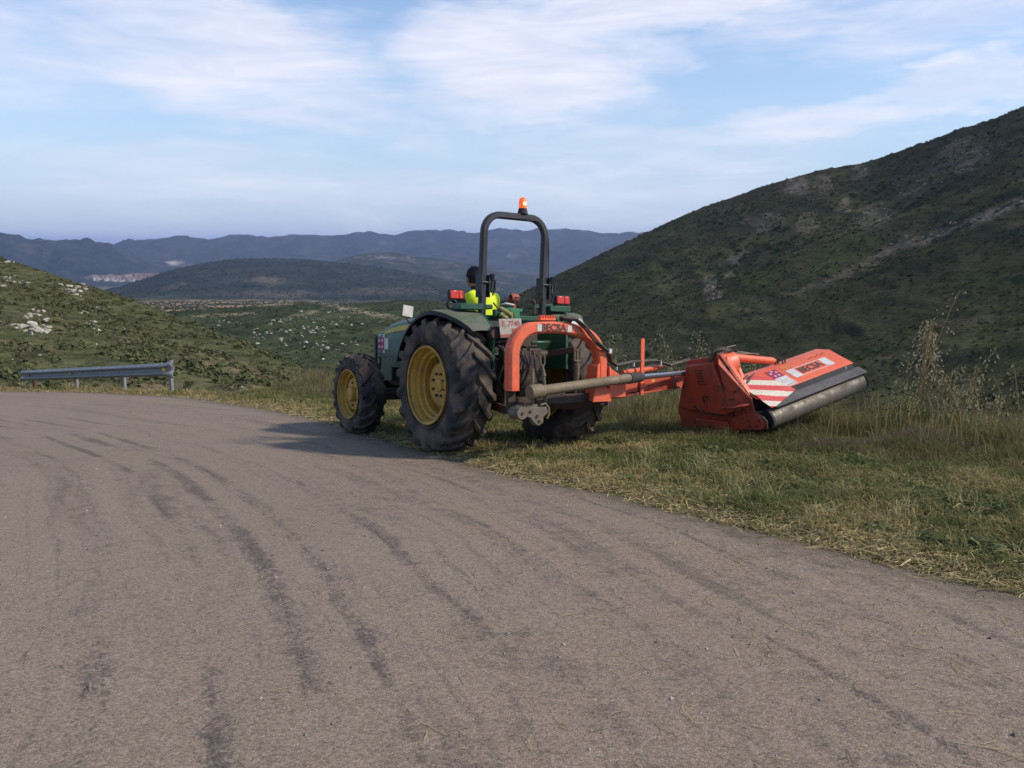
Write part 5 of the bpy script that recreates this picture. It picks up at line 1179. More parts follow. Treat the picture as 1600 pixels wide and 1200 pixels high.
for v in nd.vertices:      # folds in the cloth
    n_ = fbm(np.array([v.co.x * 9 + v.co.y * 3]), np.array([v.co.z * 5 + v.co.x * 6]), 3)[0]; v.co.x += .010 * n_; v.co.y += .014 * n_
m = MB(); V = []
for z, cx, cy, rx, ry in ((.12, 0, .01, .2085, .1675), (.165, 0, .01, .2060, .1655)): V += torso_ring(z, cx, cy, rx + .006, ry + .006)
m.add(V, [(k, (k + 1) % 28, 28 + (k + 1) % 28, 28 + k) for k in range(28)]); m.build('reflective_band', M['silver'], vest)

# ------------------------------------------------------------------ guardrail
def gp(px, py, d): return Vector(at(float(px), float(py), float(d)).tolist())
gA = gp(36.5, 587, 29.3); gB = gp(262, 577.5, 21.4)           # beam centre line ends
gr = empty('guardrail', Matrix.Translation(gB), 'galvanised steel guardrail with flared end piece beside the road bend', 'guardrail')
dirg = (gA - gB); lng = dirg.length; gx_ = Vector((dirg.x, dirg.y, 0)).normalized(); slope = dirg.z / dirg.to_2d().length
nrm = Vector((-gx_.y, gx_.x, 0)); nrm = nrm if nrm.dot(-gB) > 0 else -nrm     # towards the road
GM = Matrix((gx_, nrm, Vector((0, 0, 1)))).transposed()
def gw(u, v, w): return GM @ Vector((u, v, w + slope * u))
wp = [(.0, .155), (.022, .150), (.030, .135), (.078, .105), (.083, .085), (.078, .065), (.012, .030), (.006, .0), (.012, -.030), (.078, -.065), (.083, -.085), (.078, -.105), (.030, -.135), (.022, -.150), (0, -.155)]
m = MB(); V = []; us = np.linspace(.12, lng, 14)
for u in us:
    for v, w in wp: V.append(gw(u, v, w))
n_ = len(wp); F = [(i * n_ + k, i * n_ + k + 1, (i + 1) * n_ + k + 1, (i + 1) * n_ + k) for i in range(len(us) - 1) for k in range(n_ - 1)]
m.add(V, F); bm_ = m.build('beam', M['galv'], gr, angle=25); sm = bm_.modifiers.new('t', 'SOLIDIFY'); sm.thickness = .004
m = MB(); V = []
for u, sc_, vo in ((.30, 1.0, .006), (.12, 1.0, .006), (.04, 1.14, .0), (-.06, 1.34, -.03), (-.14, 1.42, -.09)):
    for v, w in wp: V.append(gw(u, v * (1.0 if u > 0 else .5) + vo, w * sc_))
m.add(V, [(i * n_ + k, i * n_ + k + 1, (i + 1) * n_ + k + 1, (i + 1) * n_ + k) for i in range(4) for k in range(n_ - 1)]); e_ = m.build('end_piece', M['galv'], gr, angle=25); sm = e_.modifiers.new('t', 'SOLIDIFY'); sm.thickness = .004
GP = []
for k, (pxx, pyy) in enumerate(((260, 617), (187, 612), (113, 610), (47, 608))):
    # along the beam: position where the screen column meets the line
    best = min(np.linspace(0, lng, 600), key=lambda u: abs(proj((gB + gw(u, 0, 0)).to_tuple())[0] - pxx)); u = best
    top = gw(u, -.07, .10); bot = gw(u, -.07, -.95)
    m = MB(); m.bar(bot, top, .10, .006, up=tuple(nrm)); m.bar(bot + gx_ * .05 - nrm * .03, top + gx_ * .05 - nrm * .03, .006, .06, up=tuple(nrm)); m.bar(bot - gx_ * .05 - nrm * .03, top - gx_ * .05 - nrm * .03, .006, .06, up=tuple(nrm)); m.box(gw(u, -.025, 0), (.09, .09, .20))
    po = m.build('post', M['galv'] if k < 3 else M['rust'], gr, bevel=.003)
    if k == 3: po['label'] = 'rusty brown post'
    if k in (0, 2):
        m = MB(); m.box(gw(u + .02, .055, 0), (.05, .02, .07) if k else (.07, .03, .09)); m.build('reflector', M['amber_refl'], gr, bevel=.004)
    m = MB(); m.cyl(gw(u, .004, 0), gw(u, .03, 0), .018, .016, 8); m.build('bolt', M['galv'], gr)

# ------------------------------------------------------------------ rocks
_ico = None
def ico():
    global _ico
    if _ico is None:
        bm = bmesh.new(); bmesh.ops.create_icosphere(bm, subdivisions=2, radius=1.0); bm.verts.ensure_lookup_table()
        _ico = (np.array([v.co[:] for v in bm.verts]), np.array([[v.index for v in f.verts] for f in bm.faces])); bm.free()
    return _ico
def boulder(g, size, flat=0.6):
    V, F = ico(); V = V.copy()
    for _ in range(9):
        n = g.normal(0, 1, 3); n /= np.linalg.norm(n); d = g.uniform(.38, .8); q = V @ n; V = V - np.maximum(0, q - d)[:, None] * n
    V *= (1 + 0.05 * g.normal(0, 1, (len(V), 1)))
    a = g.random() * 6.28; c, s = math.cos(a), math.sin(a)
    V = V * np.array([1.0, g.uniform(.55, .9), flat * g.uniform(.7, 1.1)]) * size
    return np.stack([V[:, 0] * c - V[:, 1] * s, V[:, 0] * s + V[:, 1] * c, V[:, 2]], 1), F
def rocks_mesh(name, items, seed, kind=None, base=(0.42, 0.39, 0.34), origin=None, mat=None):
    """items: list of (position, size)"""
    g = np.random.default_rng(seed); VV = []; FF = []; CC = []; o = 0
    for p, s in items:
        V, F = boulder(g, s); VV.append(V + np.asarray(p)); FF.append(F + o); o += len(V)
        k = g.uniform(.75, 1.12); c = np.array(base) * k * (1 + .0 * V[:, :1]); c = c * (1 + .18 * fbm(V[:, 0] / s * 2 + 7, V[:, 2] / s * 2 + 3, 3))[:, None]; CC.append(c)
    V = np.concatenate(VV); 
    if origin is not None: V = V - np.asarray(origin)
    ob = mesh_np(name, V, np.concatenate(FF), mat or M['rockm'], np.concatenate(CC), smooth=False, kind=kind)
    if origin is not None: ob.location = origin
    return ob
bvL = bvh_of(HILL['left']); bvR = bvh_of(HILL['right']); bvG = BVHTree.FromPolygons([tuple(v) for v in Vg.tolist()], gridF(nx, ny).tolist())
def hit(bv, px, py):
    d = Vector(ray(float(px), float(py)).tolist()).normalized(); h = bv.ray_cast(Vector((0, 0, 0)), d); return h[0]
OUT = [  # px, py, width px, number of boulders, label
    (115, 453, 44, 16, 'large pale limestone outcrop high on the rocky slope, nearest below its crest'),
    (14, 408, 26, 6, 'pale rock on the very crest of the hill behind the guardrail'),
    (16, 436, 26, 6, 'small flat pale outcrop just under that hill crest'), (38, 443, 20, 5, 'pale outcrop beside the flat rocks under the crest'),
    (3, 447, 14, 4, 'pale rock cut off by the photo edge, high on the rocky slope'),
    (58, 513, 60, 18, 'broad pale boulder cluster straight uphill of the guardrail, halfway up the slope'), (7, 505, 18, 5, 'pale boulders at the picture edge level with the broad cluster'),
    (74, 500, 24, 7, 'loose pale stones uphill of the broad boulder cluster'), (52, 491, 34, 7, 'thin band of stones above the broad boulder cluster'),
    (145, 508, 34, 10, 'pale outcrop between ridge and the broad boulder cluster'), (168, 500, 14, 5, 'upright pale rock between the middle outcrop and the ridge'), (197, 518, 24, 5, 'low slab of pale rock nearest the ridge line, below the middle outcrops'),
    (158, 475, 24, 5, 'row of small rocks below the high outcrop near the ridge line'), (134, 489, 14, 4, 'small pale rock in the grass below the high outcrop'),
    (4, 536, 16, 5, 'pale boulders low on the slope at the picture edge'), (274, 506, 10, 5, 'narrow pale rock streak on the ridge shoulder'),
    (356, 552, 12, 3, 'cream boulder standing alone low on the ridge shoulder'), (396, 561, 10, 3, 'brownish boulder on the lower ridge shoulder'),
    (424, 591, 14, 4, 'brown rock near the foot of the ridge shoulder'), (444, 613, 30, 8, 'low heap of white stones on the verge beyond the front wheel'), (376, 607, 22, 6, 'pale stones in dry grass past the flared guardrail end'),
    (86, 385 + 57, 8, 2, 'tiny pale rock just above the high large outcrop'), (220, 531, 8, 2, 'small pale rock straight uphill of the third guardrail post'), (292, 539, 8, 2, 'small pale rock on the grass midway down the ridge shoulder'), (95, 527, 8, 2, 'small pale rock directly below the broad boulder cluster'), (262, 495, 5, 2, 'tiny pale rock on the ridge line above the narrow rock streak'), (360, 581, 10, 3, 'small pale rock above the white stones beyond the guardrail end'), (152, 537, 8, 2, 'small pale rock in open grass below the middle outcrop'), (125, 517, 8, 2, 'small pale rock between the broad cluster and the middle outcrop'), (205, 553, 10, 3, 'small pale rock low on the slope, just over the guardrail beam near its third post'), (250, 540, 7, 2, 'small pale rock in grass above the flared guardrail end'),
    (22, 560, 10, 2, 'small pale rock low on the slope near the photo edge'), (60, 556, 10, 2, 'small pale rock low on the slope above the rusty guardrail post'), (180, 490, 6, 2, 'tiny pale rock above the upright rock, under the ridge line'), (318, 575, 9, 2, 'small pale rock low on the slope past the guardrail end'), (410, 570, 8, 2, 'small pale rock lowest on the ridge shoulder beside the brownish boulder'), (340, 570, 8, 2, 'small pale rock downhill of the lone cream boulder'), (66, 478, 8, 2, 'small pale rock midway between high outcrop and broad cluster'), (240, 512, 6, 2, 'tiny pale rock lying alone in grass under the ridge, above the flared end'), (300, 556, 7, 2, 'small pale rock in the grass between ridge shoulder and guardrail end')]
g = np.random.default_rng(21)
for k, (px_, py_, w_, n_, lab) in enumerate(OUT):
    c0 = hit(bvL, px_, py_); cg_ = hit(bvG, px_, py_)
    if cg_ is not None and (c0 is None or cg_.length < c0.length): c0 = cg_
    if c0 is None: continue
    items = []; unit = c0.length / 1340.0
    for q in range(int(n_ * 1.5) if n_ > 4 else n_):
        qx, qy = px_ + g.normal(0, w_ * .27), py_ + g.normal(0, w_ * .11)
        h = hit(bvL, qx, qy); hg = hit(bvG, qx, qy)
        if hg is not None and (h is None or hg.length < h.length): h = hg
        if h is None or abs(h.length - c0.length) > c0.length * .25: continue
        items.append(((h.x, h.y, h.z), unit * w_ * (g.uniform(.06, .18) if n_ > 4 else g.uniform(.09, .22)) * (1.6 if n_ < 5 else 1)))
    if not items: continue
    bs_ = (0.40, 0.365, 0.30) if 'brown' not in (lab or '') else (.26, .20, .14)
    if n_ <= 3: items = items[:1]
    if len(items) == 1: o = rocks_mesh('rock', items, 100 + k, base=bs_, origin=tuple(c0))
    else:
        o = bpy.data.objects.new('rock_outcrop', None); COL.objects.link(o); o.location = tuple(c0)
        for q, it in enumerate(items):
            bo = rocks_mesh('boulder', [(np.array(it[0]) - np.array(tuple(c0)), it[1])], 1000 * k + q, base=bs_); bo.parent = o
    tag(o, lab or 'small pale rock showing in the grass of the slope behind the guardrail', 'rock', None if lab else 'small scattered rocks on the slope behind the guardrail')
    o['group'] = 'rock outcrops on the slope behind the guardrail' if n_ > 3 else 'small scattered rocks on the slope behind the guardrail'
# loose stones of the scree patches, white rocks of the valley
A = HILL['right']; P, j, i = sample(A, 1700, inview(A) * np.clip(ROCKMAP, 0, 1) ** 1.5 + 1e-5, 31)
rocks_mesh('scree_stones', [(p, s) for p, s in zip(P, 0.25 + 0.8 * g.random(len(P)) ** 3)], 41, 'stuff', (0.24, 0.20, 0.165))
A = HILL['valley']; px, py = proj(A); d = np.hypot(A[..., 0], A[..., 1])
wv = patches(px, py, [(440, 520, 50, 22, 15, 1), (485, 530, 40, 22, -20, 1), (500, 500, 40, 8, -10, .8), (540, 540, 30, 14, 0, .7), (400, 515, 30, 10, 0, .6), (540, 500, 40, 10, -15, .6), (580, 520, 30, 12, 0, .5), (420, 545, 20, 8, 0, .8), (360, 505, 30, 6, 0, .5), (520, 565, 30, 8, 0, .4), (600, 545, 25, 12, 0, .5), (450, 560, 20, 10, 0, .5)], 20, 12, 26) * (d < 700) * (d > 200)
P, j, i = sample(A, 330, inview(A) * (wv ** 1.2) * (.15 + sstep(-.1, .35, fbm(A[..., 0] / 12, A[..., 1] / 12, 3))) + 1e-7, 32)
P = P[(np.hypot(P[:, 0], P[:, 1]) < 720) & (np.hypot(P[:, 0], P[:, 1]) > 200)]
tag(rocks_mesh('white_rocks', [(p, s) for p, s in zip(P, 0.3 + 1.2 * g.random(len(P)) ** 3.2)], 42, 'stuff', (0.38, 0.355, 0.30)), 'scattered white rocks on the green slope across the valley')
# village far off, past counting
bvA, bvB = bvh_of(HILL['ra']), bvh_of(HILL['rb'])
m = MB(); r_ = random.Random(9)
for k in range(300):
    qx = r_.gauss(190, 26); qy = 437 + r_.gauss(0, 1.6) + abs(qx - 190) * -.02
    if k > 200: qx, qy = r_.uniform(200, 250), r_.uniform(431, 434)
    hs_ = [h for h in (hit(bvv, qx, qy), hit(bvA, qx, qy), hit(bvB, qx, qy)) if h is not None]
    if not hs_: continue
    hh = min(hs_, key=lambda v: v.length)
    if hh.length < 2500: continue
    s = r_.uniform(8, 17); m.box((hh.x, hh.y, hh.z + s * .3), (s * 1.5, s * 1.2, s), (0, 0, r_.uniform(0, 3)), mi=0); m.box((hh.x, hh.y, hh.z + s * .85), (s * 1.55, s * 1.25, s * .22), (0, 0, r_.uniform(0, 3)), mi=1)
if m.v:
    o = m.build('village_houses', [mat_plain('pale house walls', (0.36, 0.34, 0.31), 0.9), mat_plain('tile roofs', (0.26, 0.16, 0.12), 0.9)], smooth=False); tag(o, kind='stuff')

# ------------------------------------------------------------------ grass
def blades(name, P, h, w, lean, cb, ct, seed=1, mat=None, yaw=None):
    """P base points, h height, w width, lean horizontal reach as a share of the height"""
    g = np.random.default_rng(seed); n = len(P); a = g.random(n) * 2 * np.pi if yaw is None else yaw
    d = np.stack([np.cos(a), np.sin(a), np.zeros(n)], 1); b = g.random(n) * 2 * np.pi; s = np.stack([np.cos(b), np.sin(b), np.zeros(n)], 1) * (w / 2)[:, None]
    up = np.array([0, 0, 1.0]); hh = h[:, None]; ln = lean[:, None]
    mid = P + d * hh * ln * .30 + up * hh * .58; tip = P + d * hh * ln + up * hh * (1 - .28 * np.minimum(ln, 2.0))
    V = np.stack([P - s, P + s, mid + s * .8, mid - s * .8, tip], 1).reshape(-1, 3)
    i = np.arange(n)[:, None] * 5; F = np.concatenate([i + [0, 1, 2], i + [0, 2, 3], i + [3, 2, 4]], 0)
    C = np.stack([cb, cb, (cb + ct) / 2, (cb + ct) / 2, ct], 1).reshape(-1, 3)
    return mesh_np(name, V, F, mat or M['grass'], C, kind='stuff')
def scatter(n, x0, x1, y0, y1, wfun, seed, lim=None):
    g = np.random.default_rng(seed); out = []; tot = 0
    for _ in range(90):
        x = g.uniform(x0, x1, 60000); y = g.uniform(y0, y1, 60000); dd = np.hypot(x, y); 
        pxx = 800 + 1340 * x / np.maximum(y, .1)
        k = (pxx > -350) & (pxx < 2250) & (y > 1.5); x, y = x[k], y[k]
        d, t = edge_st(x, y); r = rim_d(x, y); w = wfun(x, y, d, r); k = g.random(len(x)) < w
        out.append(np.stack([x[k], y[k], d[k], r[k]], 1)); tot += k.sum()
        if tot >= n: break
    Q = np.concatenate(out)[:n]; z = ground_z(Q[:, 0], Q[:, 1]) - .03 * sstep(0, -.25, Q[:, 2])
    return np.stack([Q[:, 0], Q[:, 1], z], 1), Q[:, 2], Q[:, 3]
def lerp(a, b, k): return np.asarray(a) * (1 - k[:, None]) + np.asarray(b) * k[:, None]
GREEN, OLIVE, STRAW, PALE, BROWN = (0.125, 0.145, 0.040), (0.170, 0.168, 0.058), (0.44, 0.34, 0.15), (0.64, 0.53, 0.26), (0.15, 0.105, 0.07)
def falloff(x, y, k=7.0): return np.minimum(1, (k / np.hypot(x, y)) ** 1.3)
def pn(x, y, s, o=0.0): return fbm(x * s + o, y * s - o, 4)
# mown verge
def w1(x, y, d, r): return falloff(x, y) * sstep(0.0, .45, d + .35 * pn(x, y, 2.2)) * (r < .8) * (.35 + .65 * sstep(-.25, .2, pn(x, y, 1.1, 3)))
P, d, r = scatter(165000, -16, 15, 2.2, 27, w1, 51); n = len(P); g = np.random.default_rng(61)
pt = pn(P[:, 0], P[:, 1], .8, 9); k = np.clip(.33 + 1.5 * pt + .5 * pn(P[:, 0], P[:, 1], 3.0, 77) + g.normal(0, .2, n) + .25 * sstep(1.2, 0, d) + .35 * sstep(-4, -7, P[:, 0]), 0, 1)
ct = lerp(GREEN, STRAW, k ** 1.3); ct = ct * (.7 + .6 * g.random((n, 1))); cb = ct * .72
h = .03 + .09 * g.random(n) * (1 + 1.6 * np.clip(pn(P[:, 0], P[:, 1], 1.3, 5), -.5, 1)) + .05 * sstep(.15, .5, pn(P[:, 0], P[:, 1], .9, 55)); h = h * (1 + .8 * sstep(-4, -8, P[:, 0]))
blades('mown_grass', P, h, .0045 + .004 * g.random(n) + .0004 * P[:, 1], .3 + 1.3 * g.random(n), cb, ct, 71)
# uncut grass along the drop
def w2(x, y, d, r): return falloff(x, y, 9) * sstep(-4.3, -2.2, r + 1.0 * pn(x, y, .5, 2)) * (r < 2.2) * (d > .5) * (x > -5.5) * (.3 + .7 * sstep(-.3, .2, pn(x, y, .9, 7))) * np.where((y > 9.3 - .6 * (x - 0)) | (x > 3.5), 1, .25)
P, d, r = scatter(160000, -6, 18, 2.2, 26, w2, 52); n = len(P)
pt = pn(P[:, 0], P[:, 1], .5, 4); k = np.clip(.27 + .9 * pt + g.normal(0, .25, n), 0, 1); ct = lerp(OLIVE, STRAW, k) * (.6 + .6 * g.random((n, 1)))
kb = (pn(P[:, 0], P[:, 1], .7, 31) > .18); ct = np.where(kb[:, None] & (g.random(n) < .6)[:, None], np.array([.20, .145, .12]), ct)
hb2 = sstep(-4.2, -.8, r); h = (.05 + .36 * g.random(n) ** 1.8 * hb2 + .07 * hb2) * (1 + 1.1 * np.clip(pn(P[:, 0], P[:, 1], 1.1, 15) * 1.4, -.65, 1)); h *= np.where((P[:, 0] > 2.6) & (P[:, 0] < 5.2) & (r < -.6), .75, 1)
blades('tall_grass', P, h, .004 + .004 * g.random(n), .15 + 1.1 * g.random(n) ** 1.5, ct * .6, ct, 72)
# dry grass round the guardrail and at the foot of the left hill
def w3(x, y, d, r): return sstep(.1, .7, d) * (x < -3.5) * (r < 3) * (.35 + .65 * sstep(-.3, .2, pn(x, y, .8, 12)))
P, d, r = scatter(42000, -26, -3.5, 17, 36, w3, 53); n = len(P); P[:, 2] -= .02; k = np.clip(.55 + .7 * pn(P[:, 0], P[:, 1], .5, 8) + g.normal(0, .2, n), 0, 1)
ct = lerp(OLIVE, (.24, .175, .115), k) * (.62 + .5 * g.random((n, 1))); h = (.05 + .17 * g.random(n) ** 1.5) * (1 + .6 * np.clip(pn(P[:, 0], P[:, 1], .5, 18), -.6, 1)); h = h * np.where((P[:, 0] < -6.5) & (P[:, 1] < 32), .45 + .75 * sstep(1.0, 2.2, d), 1)
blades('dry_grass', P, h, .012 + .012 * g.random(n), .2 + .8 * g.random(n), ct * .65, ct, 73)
# hay left by the mower
def w4(x, y, d, r): return falloff(x, y) * np.clip(sstep(-.22, .08, d + .18 * pn(x, y, 3)) * sstep(1.1, .25, d + .5 * pn(x, y, 1.0, 6)) + .22 * sstep(.05, .35, pn(x, y, .8, 44)) * (d > .2) * (r < -1.2), 0, 1)
P, d, r = scatter(108000, -14, 14, 1.8, 25, w4, 54); n = len(P); P[:, 2] += .004 + .03 * g.random(n) ** 2
k = g.random(n); ct = lerp(lerp(STRAW, PALE, g.random(n)), BROWN, k ** 2); ct = np.where((g.random(n) < .16)[:, None], np.array([.13, .15, .045]), ct) * (.65 + .55 * g.random((n, 1)))
ln = .03 + .15 * g.random(n) ** 2.2
a = g.random(n) * 2 * np.pi; up = g.normal(0, .16, n) * ln
dv = np.stack([np.cos(a) * ln, np.sin(a) * ln, up], 1); sv = np.stack([-np.sin(a), np.cos(a), g.normal(0, .5, n)], 1) * (.0022 + .0025 * g.random(n) + .0002 * P[:, 1])[:, None]
bend = np.stack([-np.sin(a), np.cos(a), np.abs(g.normal(0, .6, n))], 1) * (ln * g.normal(0, .10, n))[:, None]
V = np.stack([P - dv / 2 - sv / 2, P - dv / 2 + sv / 2, P + bend + sv / 2, P + bend - sv / 2, P + dv / 2 + sv / 2, P + dv / 2 - sv / 2], 1).reshape(-1, 3)
def stripF(n):
    i = np.arange(n)[:, None] * 6; return np.concatenate([i + [0, 1, 2], i + [0, 2, 3], i + [3, 2, 4], i + [3, 4, 5]], 0)
mesh_np('hay_litter', V, stripF(n), M['grass'], np.repeat(ct, 6, 0), kind='stuff')
# broad-leaved weeds low in the turf
P, d, r = scatter(2600, -5, 14, 3, 24, lambda x, y, d, r: (d > .3) * (r < .8) * falloff(x, y) * sstep(.0, .3, pn(x, y, 1.4, 91)), 59)
k = g.random(len(P))[:, None]; bushes('broad_leaves', P + [0, 0, .015], .07 + .13 * g.random(len(P)) ** 2, (1 - k) * np.array([.075, .105, .035]) + k * np.array([.15, .17, .06]), 16, .7, .30, 12, M['grass'])
# tufts of dry and green stalks that the mower missed
def w6(x, y, d, r): return (d > .15) * (d < 1.8) * (y < 9) * .5 * falloff(x, y)
C6, d, r = scatter(46, -3, 9, 3, 9, w6, 58); q6 = np.repeat(np.arange(len(C6)), 26); n = len(q6); P = C6[q6] + np.stack([g.normal(0, .045, n), g.normal(0, .045, n), np.zeros(n)], 1)
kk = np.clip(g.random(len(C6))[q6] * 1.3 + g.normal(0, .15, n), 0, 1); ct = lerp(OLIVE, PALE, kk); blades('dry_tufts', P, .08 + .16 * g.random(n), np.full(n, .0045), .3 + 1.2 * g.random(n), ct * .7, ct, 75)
# single straws, crumbs and pebbles on the asphalt
def w5(x, y, d, r): return (d < .1) * (d > -9) * (.018 + .5 * np.exp(np.minimum(0, d) * 2.2) + .22 * sstep(.05, .45, pn(x, y, .55, 71)) * (x > -1) + .20 * sstep(.6, 1.4, x) * sstep(6, 3, y)) * np.minimum(1, (3.5 / np.hypot(x, y)) ** .7)
P, d, r = scatter(5200, -12, 9, 2, 20, w5, 55); n = len(P); P[:, 2] = plane_z(P[:, 0], P[:, 1]) + .012 * fbm(P[:, 0] * .35, P[:, 1] * .35, 2) + .016
ln = .014 + .13 * g.random(n) ** 3.4; a = g.random(n) * 2 * np.pi
dv = np.stack([np.cos(a) * ln, np.sin(a) * ln, -.107 * np.sin(a) * ln], 1); sv = np.stack([-np.sin(a), np.cos(a), -.107 * np.cos(a)], 1) * (.0016 + .0018 * g.random(n))[:, None]
bend = np.stack([-np.sin(a), np.cos(a), .3 + 0 * a], 1) * (ln * g.normal(0, .09, n))[:, None]; bend[:, 2] = np.abs(bend[:, 2]) + .002
V = np.stack([P - dv / 2 - sv / 2, P - dv / 2 + sv / 2, P + bend + sv / 2, P + bend - sv / 2, P + dv / 2 + sv / 2, P + dv / 2 - sv / 2], 1).reshape(-1, 3)
ct = lerp(lerp(STRAW, PALE, g.random(n)), (.10, .075, .05), (g.random(n) ** 1.5)) * (.8 + .4 * g.random((n, 1)))
mesh_np('straw_litter', V, stripF(n), M['grass'], np.repeat(ct, 6, 0), kind='stuff')
P, d, r = scatter(1500, -9, 9, 2, 18, lambda x, y, d, r: (d < .3) * (.10 + .5 * np.exp(np.minimum(0, d) * 1.5)) * np.minimum(1, (3.5 / np.hypot(x, y))), 56); P[:, 2] = plane_z(P[:, 0], P[:, 1]) + .012 * fbm(P[:, 0] * .35, P[:, 1] * .35, 2) + .014
bmv = [(p, s) for p, s in zip(P, .0035 + .010 * g.random(len(P)) ** 4)]
_ico = None
def small_rocks(name, items, seed, base):
    g = np.random.default_rng(seed); T = np.array([[0, 0, 1], [1, 0, 0], [0, 1, 0], [-1, 0, 0], [0, -1, 0], [0, 0, -1.]]); F0 = np.array([[0, 1, 2], [0, 2, 3], [0, 3, 4], [0, 4, 1], [5, 2, 1], [5, 3, 2], [5, 4, 3], [5, 1, 4]])
    n = len(items); P = np.array([p for p, s in items]); S = np.array([s for p, s in items]); V = T[None] * S[:, None, None] * (.6 + .6 * g.random((n, 6, 3))); V[..., 2] *= .7; V += P[:, None]
    F = (F0[None] + np.arange(n)[:, None, None] * 6).reshape(-1, 3); C = np.repeat(np.array(base)[None] * (.4 + g.random((n, 1))), 6, 0)
    return mesh_np(name, V.reshape(-1, 3), F, M['rockm'], C, kind='stuff')
small_rocks('gravel', bmv, 77, (.26, .235, .20))

# ------------------------------------------------------------------ single tall weeds standing above the grass
def wild_oat(base, H, stalks, seed, spread, label, green=0.0, heads=26, droop=.5, lean=(0, 0), group='tall weeds along the drop'):
    g = np.random.default_rng(seed); base = np.array(base); root = bpy.data.objects.new('weed', None); COL.objects.link(root); root.location = tuple(base); tag(root, label, 'weed', group)
    mt = M['grass']; SV = []; SF = []; SC_ = []; HV = []; HF = []; HC = []; o = 0; ho = 0
    def strip(pts, w, c):
        nonlocal o
        pts = np.array(pts); n = len(pts)
        for ax in (np.array([w / 2, 0, 0]), np.array([0, w / 2, 0])):
            V = np.concatenate([pts - ax, pts + ax]); F = [(i + o, i + 1 + o, n + i + 1 + o, n + i + o) for i in range(n - 1)]; SV.append(V); SF.extend(F); SC_.append(np.repeat([c], 2 * n, 0)); o += 2 * n
    for s in range(stalks):
        hh = H * (1 if s == 0 else g.uniform(.45, .92)); dx, dy = g.normal(0, spread, 2) * hh * .5; off = g.normal(0, .05, 2); t = np.linspace(0, 1, 9)
        pts = np.stack([off[0] + (dx + lean[0] * hh) * t ** 1.6, off[1] + (dy + lean[1] * hh) * t ** 1.6, hh * t], 1)
        c = np.array(OLIVE) * green + np.array([.34, .25, .13]) * (1 - green); strip(pts, .012, c)
        for q in range(heads):
            tt = g.uniform(.52, 1.0); p0 = np.array([np.interp(tt, t, pts[:, k]) for k in range(3)]); a = g.random() * 6.28; rr = (1.05 - tt) * hh * .32 * g.uniform(.2, 1) + .015
            p1 = p0 + np.array([math.cos(a) * rr, math.sin(a) * rr, rr * .55]); p2 = p1 + np.array([math.cos(a) * .02, math.sin(a) * .02, -.03 * droop])
            strip([p0, p1, p2], .0036, c)
            L_ = g.uniform(.024, .046); w_ = .0085; ax = np.array([math.cos(a + 1.5), math.sin(a + 1.5), 0]) * w_; dn = np.array([math.cos(a) * .3, math.sin(a) * .3, -.9 * droop + (.45 if droop < .3 else 0)]); dn /= np.linalg.norm(dn)
            V = np.array([p2, p2 + dn * L_ * .5 + ax, p2 + dn * L_, p2 + dn * L_ * .5 - ax]); HV.append(V); HF.append((ho, ho + 1, ho + 2, ho + 3)); ho += 4
            ax2 = np.array([0, 0, 1.0]) * 0 + np.cross(dn, ax / w_) * w_; V = np.array([p2, p2 + dn * L_ * .5 + ax2, p2 + dn * L_, p2 + dn * L_ * .5 - ax2]); HV.append(V); HF.append((ho, ho + 1, ho + 2, ho + 3)); ho += 4
            hc_ = (np.array([.62, .56, .38]) * (1 - .35 * green) + np.array([.05, .10, .0]) * green) * g.uniform(.7, 1.1); HC.append(np.repeat([hc_], 8, 0))
    so = mesh_np('stem', np.concatenate(SV), np.array(SF), mt, np.concatenate(SC_)); so.parent = root; so['kind'] = 'stuff'
    hd = mesh_np('seed_head', np.concatenate(HV), np.array(HF), mt, np.concatenate(HC)); hd.parent = root; hd['kind'] = 'stuff'
    n = 26 * stalks; Pb = np.stack([g.normal(0, .06, n), g.normal(0, .06, n), np.zeros(n)], 1); c = np.array(OLIVE) * g.uniform(.7, 1.2, (n, 1))
    lf = blades('leaf', Pb, H * g.uniform(.12, .34, n), np.full(n, .010), g.uniform(.2, .8, n), c * .7, c, seed); lf.parent = root
    return root
def wpos(px, d):      # a place on the ground seen in this direction
    q = ray(float(px), 600.0); x, y = q[0] * d / q[1], d; return (x, y, float(ground_z(np.array([x]), np.array([y]))[0]))
wild_oat(wpos(1440, 10.6), 1.86, 6, 201, .16, 'tallest dry golden weed stalk, the highest of the weeds', 0, 30, .6, (.07, 0))
wild_oat(wpos(1487, 10.4), 1.18, 14, 202, .34, 'wide drooping oat clump beside the tallest dry stalk', .25, 30, 1.0, (.12, 0))
wild_oat(wpos(1418, 10.2), 1.05, 5, 203, .12, 'pale green upright weed between the mower roller and the tallest dry stalk', .75, 34, .2)
wild_oat(wpos(1590, 9.3), .95, 3, 204, .3, 'thin stalk leaning inward, cut by the photo edge', .3, 12, .8, (-.28, 0))
wild_oat(wpos(1530, 9.9), .75, 7, 205, .3, 'low spindly weed between the oat clump and the leaning stalk', .3, 14, .8)
wild_oat(wpos(952, 15.0), 1.30, 3, 206, .12, 'leafy flowering weed behind the orange arch', .6, 30, .2)
wild_oat(wpos(968, 14.7), 1.0, 2, 207, .1, 'thin weed beside the leafy one behind the arch', .6, 20, .3)
wild_oat(wpos(1037, 14.2), 1.35, 4, 208, .25, 'branching pale weed above the boom beyond the red upright bar', .55, 34, .5)
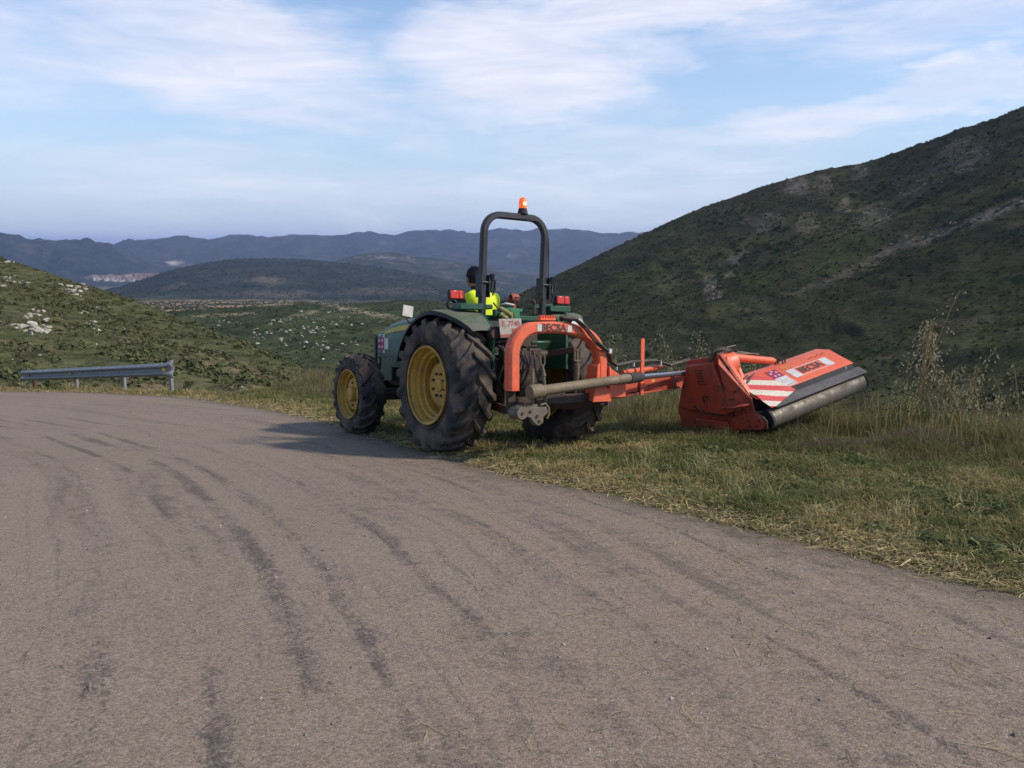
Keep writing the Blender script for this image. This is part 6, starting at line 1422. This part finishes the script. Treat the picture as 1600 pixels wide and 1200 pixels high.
wild_oat(wpos(1060, 13.9), 1.0, 3, 209, .25, 'lower weed between boom and mower head', .5, 24, .5)
wild_oat(wpos(1090, 14.0), 1.4, 2, 210, .08, 'slender weed rising behind the mower belt cover', .5, 30, .2)
wild_oat(wpos(1178, 13.3), 1.1, 4, 211, .2, 'leafy weed behind the middle of the orange mower hood', .55, 30, .4)
wild_oat(wpos(1240, 12.8), .95, 3, 212, .2, 'small weed tips showing over the far part of the mower hood', .6, 16, .4)
wild_oat(wpos(430, 20.5), 1.05, 1, 213, .05, 'single thin green stalk standing alone between guardrail and front wheel', .8, 8, .2, (-.1, 0), None)
# scattered seed stalks in the uncut grass
P, d, r = scatter(900, 1, 16, 3, 20, lambda x, y, d, r: (r > -2.2) * (r < 1.2) * (d > 1) * .4, 57)
n = len(P); k = g.random(n); h = .35 + .45 * g.random(n); c = lerp(OLIVE, STRAW, k)
blades('seed_stalks', P, h, np.full(n, .006), .1 + .5 * g.random(n), c, np.asarray(PALE) * np.ones((n, 1)) * .8, 74)

# ------------------------------------------------------------------ air
zlo, zhi = 1e9, 5.0
for o_ in COL.objects:
    if o_.type == 'MESH' and o_.get('kind') in ('structure', 'stuff'):
        zz = np.empty(len(o_.data.vertices) * 3, np.float32); o_.data.vertices.foreach_get('co', zz); zlo = min(zlo, float(zz[2::3].min())); zhi = max(zhi, float(zz[2::3].max()))
zlo -= 1.0; zhi += 3.0
hz = MB(); hz.box((0, 0, (zlo + zhi) / 2), (64000, 64000, zhi - zlo)); print('haze', zlo, zhi); hb3 = hz.build('haze', [], smooth=False)
mh = bpy.data.materials.new('thin blue air'); mh.use_nodes = True; nt = mh.node_tree; nt.nodes.clear()
pv_ = nt.nodes.new('ShaderNodeVolumePrincipled'); pv_.inputs['Color'].default_value = (0.50, 0.62, 1.0, 1); pv_.inputs['Density'].default_value = 6.0e-5; pv_.inputs['Anisotropy'].default_value = 0.2
on = nt.nodes.new('ShaderNodeOutputMaterial'); nt.links.new(pv_.outputs[0], on.inputs['Volume']); hb3.data.materials.append(mh); tag(hb3, kind='stuff')
